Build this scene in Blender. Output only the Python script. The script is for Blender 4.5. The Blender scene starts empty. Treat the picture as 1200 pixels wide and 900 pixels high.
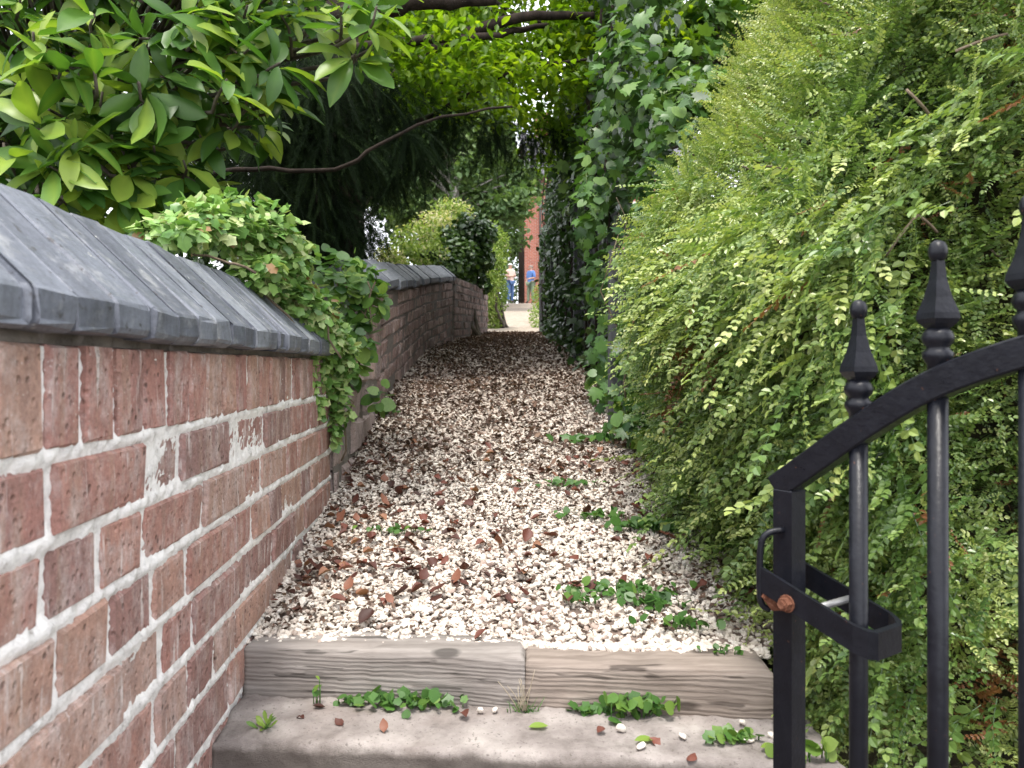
import bpy, math
import numpy as np
from mathutils import Vector, Matrix

S = bpy.context.scene
COL = S.collection
R = math.radians
F = 900.0                      # focal length of the photograph in its own pixels (1200 wide)
EYE = 1.5

# ------------------------------------------------------------------ camera
cam_d = bpy.data.cameras.new('camera'); cam = bpy.data.objects.new('camera', cam_d); COL.objects.link(cam)
cam.location = (0, 0, EYE); cam.rotation_euler = (R(90), 0, 0)
cam_d.sensor_width = 36; cam_d.lens = 36 * F / 1200.0
cam_d.shift_y = -20 / 1200.0
cam_d.clip_start = 0.02; cam_d.clip_end = 2000
cam_d.dof.use_dof = True; cam_d.dof.focus_distance = 1.9; cam_d.dof.aperture_fstop = 9.0
S.camera = cam

# ------------------------------------------------------------------ sky, sun, exposure
SUN_EL, SUN_AZ = 72.0, 195.0    # compass degrees clockwise from +Y
w = bpy.data.worlds.new('World'); S.world = w; w.use_nodes = True
nt = w.node_tree; nt.nodes.clear()
sky = nt.nodes.new('ShaderNodeTexSky'); sky.sky_type = 'NISHITA'; sky.sun_disc = False
sky.sun_elevation = R(SUN_EL); sky.sun_rotation = R(SUN_AZ); sky.dust_density = 3.0; sky.ozone_density = 0.6
tc = nt.nodes.new('ShaderNodeTexCoord')
nz = nt.nodes.new('ShaderNodeTexNoise'); nz.inputs['Scale'].default_value = 2.2; nz.inputs['Detail'].default_value = 6
rp = nt.nodes.new('ShaderNodeValToRGB'); rp.color_ramp.elements[0].position = 0.32; rp.color_ramp.elements[1].position = 0.6
rp.color_ramp.elements[0].color = (.45, .45, .45, 1); rp.color_ramp.elements[1].color = (.95, .95, .95, 1)
mx = nt.nodes.new('ShaderNodeMixRGB'); mx.inputs[2].default_value = (9.0, 9.0, 9.3, 1)
bg = nt.nodes.new('ShaderNodeBackground'); bg.inputs['Strength'].default_value = 0.125
ow = nt.nodes.new('ShaderNodeOutputWorld')
nt.links.new(tc.outputs['Generated'], nz.inputs['Vector']); nt.links.new(nz.outputs['Fac'], rp.inputs[0])
nt.links.new(rp.outputs[0], mx.inputs[0]); nt.links.new(sky.outputs[0], mx.inputs[1])
nt.links.new(mx.outputs[0], bg.inputs['Color']); nt.links.new(bg.outputs[0], ow.inputs['Surface'])

sd = bpy.data.lights.new('sun', 'SUN'); sd.energy = 1.5; sd.angle = R(12); sd.color = (1, .95, .87)
so = bpy.data.objects.new('sun', sd); COL.objects.link(so); so.location = (0, -5, 12)
_d = Vector((math.sin(R(SUN_AZ)) * math.cos(R(SUN_EL)), math.cos(R(SUN_AZ)) * math.cos(R(SUN_EL)), math.sin(R(SUN_EL))))
so.rotation_euler = (-_d).to_track_quat('-Z', 'Y').to_euler()

S.view_settings.view_transform = 'Standard'; S.view_settings.look = 'None'
S.view_settings.gamma = 1.0; S.view_settings.use_curve_mapping = False
S.view_settings.exposure = 1.6
S.render.engine = 'CYCLES'
S.cycles.max_bounces = 8; S.cycles.diffuse_bounces = 4; S.cycles.glossy_bounces = 2
S.cycles.transmission_bounces = 4; S.cycles.transparent_max_bounces = 4
S.cycles.use_denoising = True

# ------------------------------------------------------------------ helpers
rng = np.random.default_rng(7)
U = rng.uniform

def P(px, py, Y):
    "the world point seen at a pixel of the photograph, at distance Y"
    return np.array([(px - 600) / F * Y, Y, EYE - (py - 430) / F * Y])

def zp(y):  return np.interp(y, [1.0, 1.34, 2.37, 3.9, 6.5, 11, 33, 60, 400], [.965, 1.006, 1.14, 1.335, 1.645, 1.99, 4.25, 5.0, 5.0])
def XL(y):  return np.interp(y, [0, 2.25, 3.9, 6.5, 8, 11, 33, 60], [-.3825, -.5326, -.655, -.72, -.62, -.37, -.6, -.6])
def XR(y):  return np.interp(y, [0, 1.3, 2.4, 4, 6.5, 11, 33, 60], [.47, .47, .50, .50, .45, .40, 1.3, 1.3])

def ground_px(px, py):
    Y = 2.0
    for _ in range(60):
        g = EYE - (py - 430) / F * Y - zp(Y)
        Y += g / ((py - 430) / F + .12) * .7
    return P(px, py, Y)

def vnoise(p, seed=0, scale=1.0):
    "cheap smooth pseudo noise on (N,3) points, about -1..1"
    r = np.random.default_rng(100 + seed); p = np.asarray(p) * scale; out = 0
    for k in range(5):
        d = r.normal(size=3); d *= (1.0 + .7 * k) / np.linalg.norm(d)
        out = out + np.sin(p @ d * 2 + r.uniform(0, 6.28) + 1.3 * np.sin(p @ r.normal(size=3) + k)) / (1 + .5 * k)
    return out / 2.2

def nrm(v):
    v = np.asarray(v, float); return v / np.maximum(np.linalg.norm(v, axis=-1, keepdims=True), 1e-9)

def frames(d, n):
    "rotation matrices with local Y along d and local Z near n"
    d = nrm(d); z = n - (n * d).sum(-1, keepdims=True) * d
    bad = np.linalg.norm(z, axis=-1) < 1e-4
    z[bad] = np.array([.3, .2, .9])
    z = nrm(z - (z * d).sum(-1, keepdims=True) * d); x = np.cross(d, z)
    return np.stack([x, d, z], axis=-1)

class Acc:
    "collects pieces of one mesh"
    def __init__(s): s.v = []; s.f = []; s.t = []; s.n = 0
    def add(s, V, faces, tone=0.5):
        V = np.asarray(V, float).reshape(-1, 3)
        s.v.append(V)
        for fa in (faces if isinstance(faces, list) else [faces]):
            s.f.append(np.asarray(fa, np.int64) + s.n)
        s.t.append(np.broadcast_to(np.asarray(tone, float), (len(V),)) if np.ndim(tone) == 0 else np.asarray(tone, float))
        s.n += len(V); return s
    def inst(s, tpl, pos, Rm, scale, tone):
        tv, tf, tt = tpl
        K, n = len(pos), len(tv)
        sc = np.asarray(scale, float)
        sc = sc.reshape(K, 1, 1) if sc.ndim == 1 else sc.reshape(K, 1, 3)
        V = np.einsum('kij,knj->kni', Rm, tv[None] * sc) + np.asarray(pos)[:, None, :]
        off = (np.arange(K) * n)[:, None, None]
        fs = [(fa[None] + off).reshape(-1, fa.shape[1]) for fa in tf]
        t = np.asarray(tone, float).reshape(K, 1) + tt[None]
        return s.add(V, fs, np.clip(t, 0, 1).ravel())
    def box(s, x0, x1, y0, y1, z0, z1, tone=.5, M=None):
        V = np.array([[x0, y0, z0], [x1, y0, z0], [x1, y1, z0], [x0, y1, z0], [x0, y0, z1], [x1, y0, z1], [x1, y1, z1], [x0, y1, z1]], float)
        if M is not None: V = V @ np.array(M.to_3x3()).T + np.array(M.translation)
        return s.add(V, np.array([[0, 3, 2, 1], [4, 5, 6, 7], [0, 1, 5, 4], [1, 2, 6, 5], [2, 3, 7, 6], [3, 0, 4, 7]]), tone)
    def tube(s, pts, rad, seg=6, tone=.5, caps=True):
        pts = np.asarray(pts, float); n = len(pts)
        rad = np.broadcast_to(np.asarray(rad, float), (n,))
        tg = nrm(np.gradient(pts, axis=0)); ref = np.array([.21, .34, .92])
        if abs(tg[0] @ ref) > .95: ref = np.array([1., 0, 0])
        a = nrm(np.cross(tg, ref)); b = np.cross(tg, a)
        th = np.arange(seg) * 2 * math.pi / seg
        V = pts[:, None] + rad[:, None, None] * (np.cos(th)[None, :, None] * a[:, None] + np.sin(th)[None, :, None] * b[:, None])
        i = np.arange(n - 1)[:, None] * seg; j = np.arange(seg)[None]; k = (j + 1) % seg
        q = np.stack([i + j, i + k, i + seg + k, i + seg + j], -1).reshape(-1, 4)
        fs = [q]
        if caps: fs += [np.arange(seg)[None, ::-1], (np.arange(seg) + (n - 1) * seg)[None]]
        return s.add(V, fs, tone)
    def lathe(s, prof, base, seg=10, rot=0.0, tone=.5):
        prof = np.asarray(prof, float); n = len(prof); th = np.arange(seg) * 2 * math.pi / seg + rot
        V = np.stack([prof[:, 0:1] * np.cos(th), prof[:, 0:1] * np.sin(th), np.repeat(prof[:, 1:2], seg, 1)], -1) + np.asarray(base)
        i = np.arange(n - 1)[:, None] * seg; j = np.arange(seg)[None]; k = (j + 1) % seg
        return s.add(V, [np.stack([i + j, i + k, i + seg + k, i + seg + j], -1).reshape(-1, 4), np.arange(seg)[None, ::-1], (np.arange(seg) + (n - 1) * seg)[None]], tone)
    def mesh(s, name, smooth=False):
        V = np.concatenate(s.v); T = np.concatenate(s.t)
        sizes = np.concatenate([np.full(len(f), f.shape[1], np.int32) for f in s.f])
        loops = np.concatenate([f.ravel() for f in s.f]).astype(np.int32)
        m = bpy.data.meshes.new(name)
        m.vertices.add(len(V)); m.vertices.foreach_set('co', V.astype(np.float32).ravel())
        m.loops.add(len(loops)); m.loops.foreach_set('vertex_index', loops)
        m.polygons.add(len(sizes))
        st = np.zeros(len(sizes), np.int32); st[1:] = np.cumsum(sizes)[:-1]
        m.polygons.foreach_set('loop_start', st)
        at = m.attributes.new('tone', 'FLOAT', 'POINT'); at.data.foreach_set('value', T.astype(np.float32))
        m.update(calc_edges=True); m.validate()
        m.polygons.foreach_set('use_smooth', np.full(len(m.polygons), bool(smooth)))
        return m
    def build(s, name, mat, parent=None, smooth=False):
        o = bpy.data.objects.new(name, s.mesh(name, smooth)); COL.objects.link(o)
        if mat: o.data.materials.append(mat)
        if parent is not None:
            o.parent = parent; o.matrix_parent_inverse = Matrix.Translation(-Vector(parent.location))
        return o

class Parts:
    "like Acc, but every tube becomes a part of its own"
    def __init__(s): s.l = []
    def tube(s, *a, **k): s.l.append(Acc().tube(*a, **k))
    def build(s, name, mat, parent, smooth=True):
        for x in s.l: x.build(name, mat, parent, smooth)
def tag(o, label=None, cat=None, group=None, kind=None):
    if label: o['label'] = label
    if cat: o['category'] = cat
    if group: o['group'] = group
    if kind: o['kind'] = kind
    return o
def thing(name, label, cat, loc=(0, 0, 0), group=None):
    o = bpy.data.objects.new(name, None); COL.objects.link(o); o.location = [float(v) for v in loc]; o.empty_display_size = .1
    return tag(o, label, cat, group)

# ------------------------------------------------------------------ materials
def new_mat(name):
    m = bpy.data.materials.new(name); m.use_nodes = True; t = m.node_tree; t.nodes.clear()
    return m, t
def nd(t, kind, **kw):
    n = t.nodes.new(kind)
    for k, v in kw.items():
        if k in n.inputs: n.inputs[k].default_value = v
        else: setattr(n, k, v)
    return n
def ramp(t, fac, stops, interp='LINEAR'):
    r = t.nodes.new('ShaderNodeValToRGB'); cr = r.color_ramp; cr.interpolation = interp
    while len(cr.elements) < len(stops): cr.elements.new(.5)
    for e, (p, c) in zip(cr.elements, stops): e.position = p; e.color = (*c, 1) if len(c) == 3 else c
    t.links.new(fac, r.inputs[0]); return r.outputs[0]
def noise(t, scale, detail=4, rough=.55, vec=None, dist=0.0):
    n = nd(t, 'ShaderNodeTexNoise', Scale=scale, Detail=detail, Roughness=rough, Distortion=dist)
    if vec is not None: t.links.new(vec, n.inputs['Vector'])
    return n.outputs['Fac']
def pos(t, scale=None):
    g = t.nodes.new('ShaderNodeNewGeometry').outputs['Position']
    if scale is None: return g
    m = nd(t, 'ShaderNodeMapping'); m.inputs['Scale'].default_value = scale; t.links.new(g, m.inputs['Vector']); return m.outputs[0]
def objpos(t, scale=(1, 1, 1)):
    g = t.nodes.new('ShaderNodeTexCoord').outputs['Object']
    m = nd(t, 'ShaderNodeMapping'); m.inputs['Scale'].default_value = scale; t.links.new(g, m.inputs['Vector']); return m.outputs[0]
def mix(t, fac, a, b, mode='MIX'):
    m = t.nodes.new('ShaderNodeMixRGB'); m.blend_type = mode
    for s, v in ((m.inputs[0], fac), (m.inputs[1], a), (m.inputs[2], b)):
        if hasattr(v, 'links'): t.links.new(v, s)
        elif isinstance(v, (int, float)): s.default_value = v
        else: s.default_value = (*v, 1)
    return m.outputs[0]
def attr(t, name='tone'):
    a = t.nodes.new('ShaderNodeAttribute'); a.attribute_name = name; return a.outputs['Fac']
def math_(t, op, a, b=0.0, c=None):
    m = t.nodes.new('ShaderNodeMath'); m.operation = op
    for s, v in zip(m.inputs, (a, b) if c is None else (a, b, c)):
        if hasattr(v, 'links'): t.links.new(v, s)
        else: s.default_value = v
    return m.outputs[0]
def finish(t, color, rough=.8, bump=None, bstr=.3, bdist=.01, metal=0.0, spec=.4):
    b = nd(t, 'ShaderNodeBsdfPrincipled', Metallic=metal)
    b.inputs['Specular IOR Level'].default_value = spec
    for k, v in (('Base Color', color), ('Roughness', rough)):
        if hasattr(v, 'links'): t.links.new(v, b.inputs[k])
        else: b.inputs[k].default_value = (*v, 1) if k == 'Base Color' else v
    if bump is not None:
        bp = nd(t, 'ShaderNodeBump', Strength=bstr, Distance=bdist); t.links.new(bump, bp.inputs['Height']); t.links.new(bp.outputs[0], b.inputs['Normal'])
    o = t.nodes.new('ShaderNodeOutputMaterial'); t.links.new(b.outputs[0], o.inputs['Surface']); return b

def leaf_mat(name, stops, trans=.35, rough=.45, spec=.4, tint=(1.12, 1.2, .5), nscale=60):
    m, t = new_mat(name)
    c = ramp(t, attr(t), stops)
    c = mix(t, .35, c, ramp(t, noise(t, nscale, 3), [(.3, (.55, .6, .5)), (.7, (1.25, 1.2, 1.1))]), 'MULTIPLY')
    b = nd(t, 'ShaderNodeBsdfPrincipled', Roughness=rough); b.inputs['Specular IOR Level'].default_value = spec
    t.links.new(c, b.inputs['Base Color'])
    tr = nd(t, 'ShaderNodeBsdfTranslucent'); t.links.new(mix(t, 1.0, c, tint, 'MULTIPLY'), tr.inputs['Color'])
    ms = nd(t, 'ShaderNodeMixShader', Fac=trans); t.links.new(b.outputs[0], ms.inputs[1]); t.links.new(tr.outputs[0], ms.inputs[2])
    o = t.nodes.new('ShaderNodeOutputMaterial'); t.links.new(ms.outputs[0], o.inputs['Surface'])
    return m

def brick_mat(name, stops, bloom=.5, dark=.5, moss=0.0):
    m, t = new_mat(name)
    c = ramp(t, attr(t), stops)
    p = pos(t)
    c = mix(t, .7, c, ramp(t, noise(t, 55, 5, .65, p), [(.3, (.62, .58, .56)), (.7, (1.3, 1.25, 1.2))]), 'MULTIPLY')
    c = mix(t, ramp(t, noise(t, 1, 3, .5, pos(t, (30, 42, 3))), [(.53, (0, 0, 0)), (.63, (.4, .4, .4))]), c, (.34, .23, .16))
    # vertical banding from the kiln, soot, lime bloom
    c = mix(t, ramp(t, noise(t, 1, 3, .5, pos(t, (20, 34, 5))), [(.45, (0, 0, 0)), (.68, (dark, dark, dark))]), c, (.115, .07, .062))
    wm = ramp(t, noise(t, 1, 6, .72, pos(t, (20, 24, 17))), [(.47, (0, 0, 0)), (.78, (bloom, bloom, bloom))])
    c = mix(t, wm, mix(t, .16, c, (.46, .37, .35)), (.62, .56, .54))
    c = mix(t, ramp(t, noise(t, 1, 4, .6, pos(t, (30, 75, 9))), [(.60, (0, 0, 0)), (.70, (bloom,) * 3)]), c, (.66, .62, .60))
    sp = ramp(t, noise(t, 230, 2, .5, p), [(.66, (0, 0, 0)), (.74, (.7, .7, .7))])
    c = mix(t, math_(t, 'MULTIPLY', sp, noise(t, 9, 2, .5, p)), c, (.72, .68, .65))
    if moss: c = mix(t, ramp(t, noise(t, 5, 5, .6, p), [(.45, (0, 0, 0)), (.62, (moss, moss, moss))]), c, (.035, .04, .022))
    c = mix(t, .55, c, ramp(t, noise(t, 170, 5, .75, p), [(.32, (.5, .46, .44)), (.5, (1, 1, 1)), (.7, (1.35, 1.32, 1.3))]), 'MULTIPLY')
    pit = nd(t, 'ShaderNodeTexVoronoi', Scale=75.0); t.links.new(p, pit.inputs['Vector'])
    pm = ramp(t, pit.outputs['Distance'], [(.12, (0, 0, 0)), (.30, (1, 1, 1))])
    c = mix(t, math_(t, 'MULTIPLY', math_(t, 'SUBTRACT', 1.0, pm), ramp(t, noise(t, 14, 3, .6, p), [(.5, (0, 0, 0)), (.65, (.8,) * 3)])), c, (.075, .05, .045))
    h = mix(t, .5, mix(t, .5, noise(t, 90, 6, .7, p), noise(t, 300, 4, .7, p)), pm)
    finish(t, c, .92, h, .7, .007, spec=.15)
    return m
def mortar_mat(name, light=(.62, .60, .57), darkc=(.25, .22, .20)):
    m, t = new_mat(name); p = pos(t)
    c = ramp(t, noise(t, 42, 8, .8, p), [(.33, darkc), (.42, tuple(.8 * x for x in light)), (.54, light)])
    finish(t, c, .95, noise(t, 150, 6, .7, p), .5, .005, spec=.15); return m

M = {}
M['brick_near'] = brick_mat('red_brick', [(0, (.21, .125, .115)), (.3, (.32, .15, .125)), (.55, (.36, .185, .145)), (.8, (.41, .255, .195)), (1, (.36, .245, .22))], .68, .35)
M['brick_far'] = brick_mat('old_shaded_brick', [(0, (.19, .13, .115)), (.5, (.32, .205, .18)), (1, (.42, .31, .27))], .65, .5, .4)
M['stone'] = brick_mat('pale_purple_stone', [(0, (.24, .19, .18)), (.5, (.34, .28, .265)), (1, (.42, .34, .32))], .35, .25, .15)
M['mortar'] = mortar_mat('lime_mortar', (.80, .78, .76), (.33, .295, .27))
M['mortar_dark'] = mortar_mat('dirty_and_shadow_mortar', (.22, .195, .175), (.06, .052, .046))

m, t = new_mat('blue_grey_coping'); p = pos(t)
c = ramp(t, attr(t), [(0, (.075, .083, .105)), (.6, (.125, .138, .168)), (1, (.175, .19, .22))])
c = mix(t, .6, c, ramp(t, noise(t, 1, 6, .6, pos(t, (9, 38, 9))), [(.3, (.6, .6, .62)), (.7, (1.35, 1.33, 1.3))]), 'MULTIPLY')
c = mix(t, ramp(t, noise(t, 22, 5, .7, p), [(.54, (0, 0, 0)), (.70, (.5, .5, .5))]), c, (.34, .345, .35))
c = mix(t, ramp(t, noise(t, 1, 6, .7, pos(t, (7, 26, 7))), [(.52, (0, 0, 0)), (.68, (.6, .6, .6))]), c, (.05, .053, .06))
c = mix(t, ramp(t, noise(t, 60, 3, .6, p), [(.64, (0, 0, 0)), (.70, (.85, .85, .85))]), c, (.04, .037, .037))
c = mix(t, ramp(t, noise(t, 38, 4, .7, p), [(.67, (0, 0, 0)), (.71, (.7,) * 3)]), c, (.42, .43, .40))
c = mix(t, .5, c, ramp(t, noise(t, 150, 5, .75, p), [(.32, (.5,) * 3), (.5, (1,) * 3), (.7, (1.4,) * 3)]), 'MULTIPLY')
finish(t, c, ramp(t, noise(t, 30, 4), [(.3, (.42,) * 3), (.7, (.7,) * 3)]), mix(t, .4, noise(t, 45, 6, .6, p), noise(t, 1, 4, .6, pos(t, (8, 120, 8)))), .4, .006, spec=.5)
M['coping'] = m

m, t = new_mat('pale_gravel_stone'); p = pos(t)
c = ramp(t, attr(t), [(0, (.19, .14, .12)), (.12, (.36, .28, .24)), (.4, (.55, .485, .425)), (.8, (.66, .605, .54)), (1, (.74, .70, .64))])
c = mix(t, .4, c, ramp(t, noise(t, 130, 3, .6, p), [(.3, (.72, .69, .66)), (.7, (1.12, 1.12, 1.1))]), 'MULTIPLY')
finish(t, c, .85, noise(t, 350, 3, .6, p), .3, .003, spec=.25); M['gravel'] = m

m, t = new_mat('gravel_bed'); p = pos(t)
v = nd(t, 'ShaderNodeTexVoronoi', Scale=60.0); t.links.new(p, v.inputs['Vector'])
c = mix(t, .5, ramp(t, v.outputs['Color'], [(0, (.10, .075, .06)), (1, (.30, .24, .21))]), ramp(t, noise(t, 3, 5, .6, p), [(.35, (.45, .33, .26)), (.65, (1, 1, 1))]), 'MULTIPLY')
finish(t, c, .95, v.outputs['Distance'], .6, .01, spec=.1); M['path'] = m

m, t = new_mat('sandy_track'); p = pos(t)
c = ramp(t, noise(t, 9, 7, .7, p), [(.3, (.17, .135, .10)), (.5, (.29, .245, .195)), (.7, (.38, .335, .28))])
finish(t, c, .95, noise(t, 40, 5, .6, p), .6, .02, spec=.1); M['track'] = m

m, t = new_mat('garden_soil'); p = pos(t)
c = ramp(t, noise(t, 6, 6, .7, p), [(.3, (.035, .028, .02)), (.55, (.06, .055, .03)), (.75, (.05, .075, .025))])
finish(t, c, .95, noise(t, 30, 5, .7, p), .8, .03, spec=.1); M['soil'] = m

m, t = new_mat('rough_concrete'); p = pos(t)
c = ramp(t, noise(t, 11, 7, .65, p), [(.28, (.14, .12, .11)), (.48, (.265, .235, .22)), (.7, (.40, .365, .34))])
c = mix(t, ramp(t, noise(t, 3.3, 4, .6, p), [(.52, (0, 0, 0)), (.66, (.55,) * 3)]), c, (.20, .155, .135))
c = mix(t, ramp(t, noise(t, 190, 2, .5, p), [(.62, (0, 0, 0)), (.7, (.6,) * 3)]), c, (.10, .085, .075))
sx = nd(t, 'ShaderNodeSeparateXYZ'); t.links.new(p, sx.inputs[0])
low = math_(t, 'ADD', math_(t, 'MULTIPLY', sx.outputs[2], -22.0), math_(t, 'ADD', 20.2, math_(t, 'MULTIPLY', noise(t, 18, 5, .7, p), .9)))
c = mix(t, ramp(t, low, [(.25, (0, 0, 0)), (.55, (.85,) * 3)]), c, mix(t, noise(t, 40, 5, .7, p), (.055, .045, .04), (.16, .14, .125)))  # riser darkened towards its foot, painting in its shade along with grime
finish(t, c, .92, mix(t, .5, noise(t, 60, 6, .7, p), noise(t, 240, 3)), .6, .008, spec=.2); M['concrete'] = m

def wood_mat(name, a, b, d, sc=(5, 60, 95), contrast=.5):
    m, t = new_mat(name); p = objpos(t)
    wv = nd(t, 'ShaderNodeTexWave', Scale=1.0, Distortion=11.0, Detail=4.0); wv.wave_type = 'BANDS'; wv.bands_direction = 'Z'
    wv.inputs['Detail Scale'].default_value = .6
    mp = nd(t, 'ShaderNodeMapping'); mp.inputs['Scale'].default_value = (3.6, 40, 38); t.links.new(p, mp.inputs['Vector']); t.links.new(mp.outputs[0], wv.inputs['Vector'])
    c = mix(t, .72, ramp(t, wv.outputs['Color'], [(0, d), (.3, a), (1, b)]), ramp(t, noise(t, 1, 5, .6, objpos(t, (4, 30, 50))), [(.3, a), (.7, b)]))
    c = mix(t, .55, c, ramp(t, noise(t, 1, 5, .65, objpos(t, sc)), [(.28, (.55, .5, .47)), (.72, (1.25, 1.25, 1.25))]), 'MULTIPLY')
    c = mix(t, ramp(t, noise(t, 5, 4, .6, p), [(.5, (0, 0, 0)), (.75, (.45,) * 3)]), c, tuple(x * .6 for x in a))
    ck = ramp(t, noise(t, 1, 3, .5, objpos(t, (3, 60, 75))), [(.62, (0, 0, 0)), (.67, (.75,) * 3)])
    c = mix(t, ck, c, tuple(x * .45 for x in d))
    vo = nd(t, 'ShaderNodeTexVoronoi', Scale=1.0); t.links.new(objpos(t, (5.5, 9, 13)), vo.inputs['Vector'])
    c = mix(t, ramp(t, vo.outputs['Distance'], [(.10, (.85,) * 3), (.16, (0, 0, 0))]), c, tuple(x * .5 for x in d))
    hh = mix(t, .75, wv.outputs['Color'], noise(t, 1, 5, .7, objpos(t, sc)))
    finish(t, c, .88, hh, .7, .004, spec=.2); return m
M['sleeper_left'] = wood_mat('weathered_wood', (.215, .195, .18), (.33, .305, .285), (.125, .112, .102))
M['sleeper_right'] = wood_mat('brown_weathered_wood', (.21, .175, .15), (.31, .265, .23), (.12, .095, .08))
m, t = new_mat('grey_fence_board'); finish(t, ramp(t, noise(t, 1, 6, .65, pos(t, (40, 40, 4))), [(.3, (.055, .057, .062)), (.7, (.13, .133, .142))]), .9, noise(t, 1, 5, .7, pos(t, (90, 90, 8))), .5, .004, spec=.2); M['fence'] = m

m, t = new_mat('black_gate_paint'); p = pos(t)
c = ramp(t, noise(t, 45, 5, .7, p), [(.3, (.0045, .005, .008)), (.7, (.010, .011, .016))])
c = mix(t, ramp(t, noise(t, 120, 3, .6, p), [(.70, (0, 0, 0)), (.76, (.8,) * 3)]), c, (.12, .055, .035))
finish(t, c, ramp(t, noise(t, 60, 4), [(.3, (.26,) * 3), (.7, (.5,) * 3)]), noise(t, 130, 4, .6, p), .3, .002, spec=.26); M['iron'] = m
m, t = new_mat('rust'); p = pos(t)
finish(t, ramp(t, noise(t, 130, 5, .7, p), [(.3, (.075, .028, .018)), (.55, (.19, .08, .048)), (.75, (.30, .155, .105))]), .9, noise(t, 300, 4), .5, .002, spec=.2); M['rust'] = m
m, t = new_mat('bare_steel'); p = pos(t)
finish(t, ramp(t, noise(t, 90, 3), [(.3, (.18, .18, .18)), (.7, (.36, .36, .36))]), .5, metal=.6); M['steel'] = m

def bark_mat(name, a, b):
    m, t = new_mat(name)
    c = ramp(t, noise(t, 1, 6, .65, pos(t, (24, 24, 6))), [(.3, a), (.7, b)])
    finish(t, c, .95, noise(t, 1, 6, .7, pos(t, (60, 60, 12))), .8, .012, spec=.15); return m
M['bark_dark'] = bark_mat('dark_red_bark', (.014, .011, .009), (.045, .033, .027))
M['bark_grey'] = bark_mat('grey_brown_bark', (.05, .042, .034), (.15, .13, .105))
M['bark_pale'] = bark_mat('pale_bark', (.16, .15, .13), (.42, .40, .36))
M['twig'] = bark_mat('dry_twig', (.10, .075, .05), (.24, .19, .14))
M['dry'] = bark_mat('dry_straw', (.34, .28, .20), (.50, .44, .34))
M['core'] = bark_mat('dark_hedge_core', (.012, .013, .007), (.045, .04, .02))

G = leaf_mat
M['hedge'] = G('hedge_leaf', [(0, (.032, .07, .02)), (.3, (.085, .165, .045)), (.55, (.18, .275, .08)), (.8, (.36, .43, .14)), (.93, (.50, .53, .23)), (.945, (.17, .075, .035)), (1, (.26, .115, .05))], .3, .3, .6)
M['magnolia'] = G('magnolia_leaf', [(0, (.024, .07, .016)), (.4, (.055, .135, .026)), (.7, (.10, .21, .035)), (1, (.30, .41, .065))], .4, .40, .42, nscale=25)
M['ivy'] = G('variegated_ivy_leaf', [(0, (.06, .14, .035)), (.4, (.13, .27, .065)), (.7, (.24, .40, .11)), (.9, (.40, .52, .22)), (.94, (.48, .48, .26)), (.96, (.28, .16, .08)), (1, (.24, .13, .07))], .25, .4, .5)
M['yew'] = G('conifer_needle', [(0, (.006, .012, .006)), (.5, (.014, .029, .011)), (1, (.045, .08, .022))], .15, .7, .12)
M['canopy'] = G('bright_tree_leaf', [(0, (.045, .10, .012)), (.5, (.12, .23, .02)), (1, (.25, .36, .035))], .58, .42, .4, (1.5, 1.45, .35))
M['vine'] = G('vine_leaf', [(0, (.028, .08, .022)), (.5, (.095, .20, .045)), (1, (.24, .36, .08))], .3, .42, .45)
M['darkivy'] = G('dark_ivy_leaf', [(0, (.014, .034, .010)), (.6, (.038, .085, .02)), (1, (.095, .165, .035))], .2, .35, .5)
M['shrub'] = G('sunny_shrub_leaf', [(0, (.09, .15, .03)), (.5, (.2, .29, .06)), (.85, (.36, .42, .14)), (1, (.6, .55, .36))], .35, .5, .3)
M['far'] = G('far_tree_leaf', [(0, (.05, .095, .04)), (.5, (.10, .17, .065)), (1, (.19, .27, .10))], .35, .5, .3, nscale=3)
M['weed'] = G('weed_leaf', [(0, (.035, .095, .022)), (.5, (.075, .175, .038)), (1, (.22, .32, .06))], .3, .42, .4)
M['dead'] = G('dead_leaf', [(0, (.035, .015, .012)), (.4, (.095, .034, .026)), (.75, (.18, .062, .045)), (1, (.32, .17, .10))], .15, .55, .35)
M['litter'] = G('old_leaf_litter', [(0, (.035, .022, .017)), (.5, (.095, .058, .044)), (.8, (.17, .105, .078)), (1, (.28, .20, .15))], .1, .7, .2)
def flat(name, col, rough=.8, var=.15):
    m, t = new_mat(name)
    finish(t, mix(t, var * 2, col, ramp(t, noise(t, 40, 4), [(.3, (.5,) * 3), (.7, (1.3,) * 3)]), 'MULTIPLY'), rough); return m
M['skin'] = flat('skin', (.50, .30, .22), .6)
M['whitehair'] = flat('white_hair', (.72, .70, .66), .8)
M['darkhair'] = flat('grey_hair', (.22, .19, .17), .8)
M['pinktop'] = flat('pale_pink_shirt', (.70, .52, .45), .9)
M['bluetop'] = flat('blue_shirt', (.10, .20, .48), .9)
M['jeans'] = flat('blue_jeans', (.075, .14, .30), .9)
M['greentrousers'] = flat('grey_green_trousers', (.17, .22, .15), .9)
M['shoe'] = flat('dark_shoe', (.04, .035, .03), .7)
M['slate'] = flat('roof_slate', (.10, .10, .115), .8)
M['white'] = flat('white_paint', (.75, .74, .72), .5, .05)
m, t = new_mat('window_glass'); finish(t, (.03, .035, .04), .06, spec=.8); M['glass'] = m
m, t = new_mat('house_brick')
br = nd(t, 'ShaderNodeTexBrick', Scale=1.0); br.inputs['Brick Width'].default_value = .225; br.inputs['Row Height'].default_value = .075; br.inputs['Mortar Size'].default_value = .008
br.inputs['Color1'].default_value = (.40, .12, .075, 1); br.inputs['Color2'].default_value = (.30, .085, .055, 1); br.inputs['Mortar'].default_value = (.36, .30, .26, 1)
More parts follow.
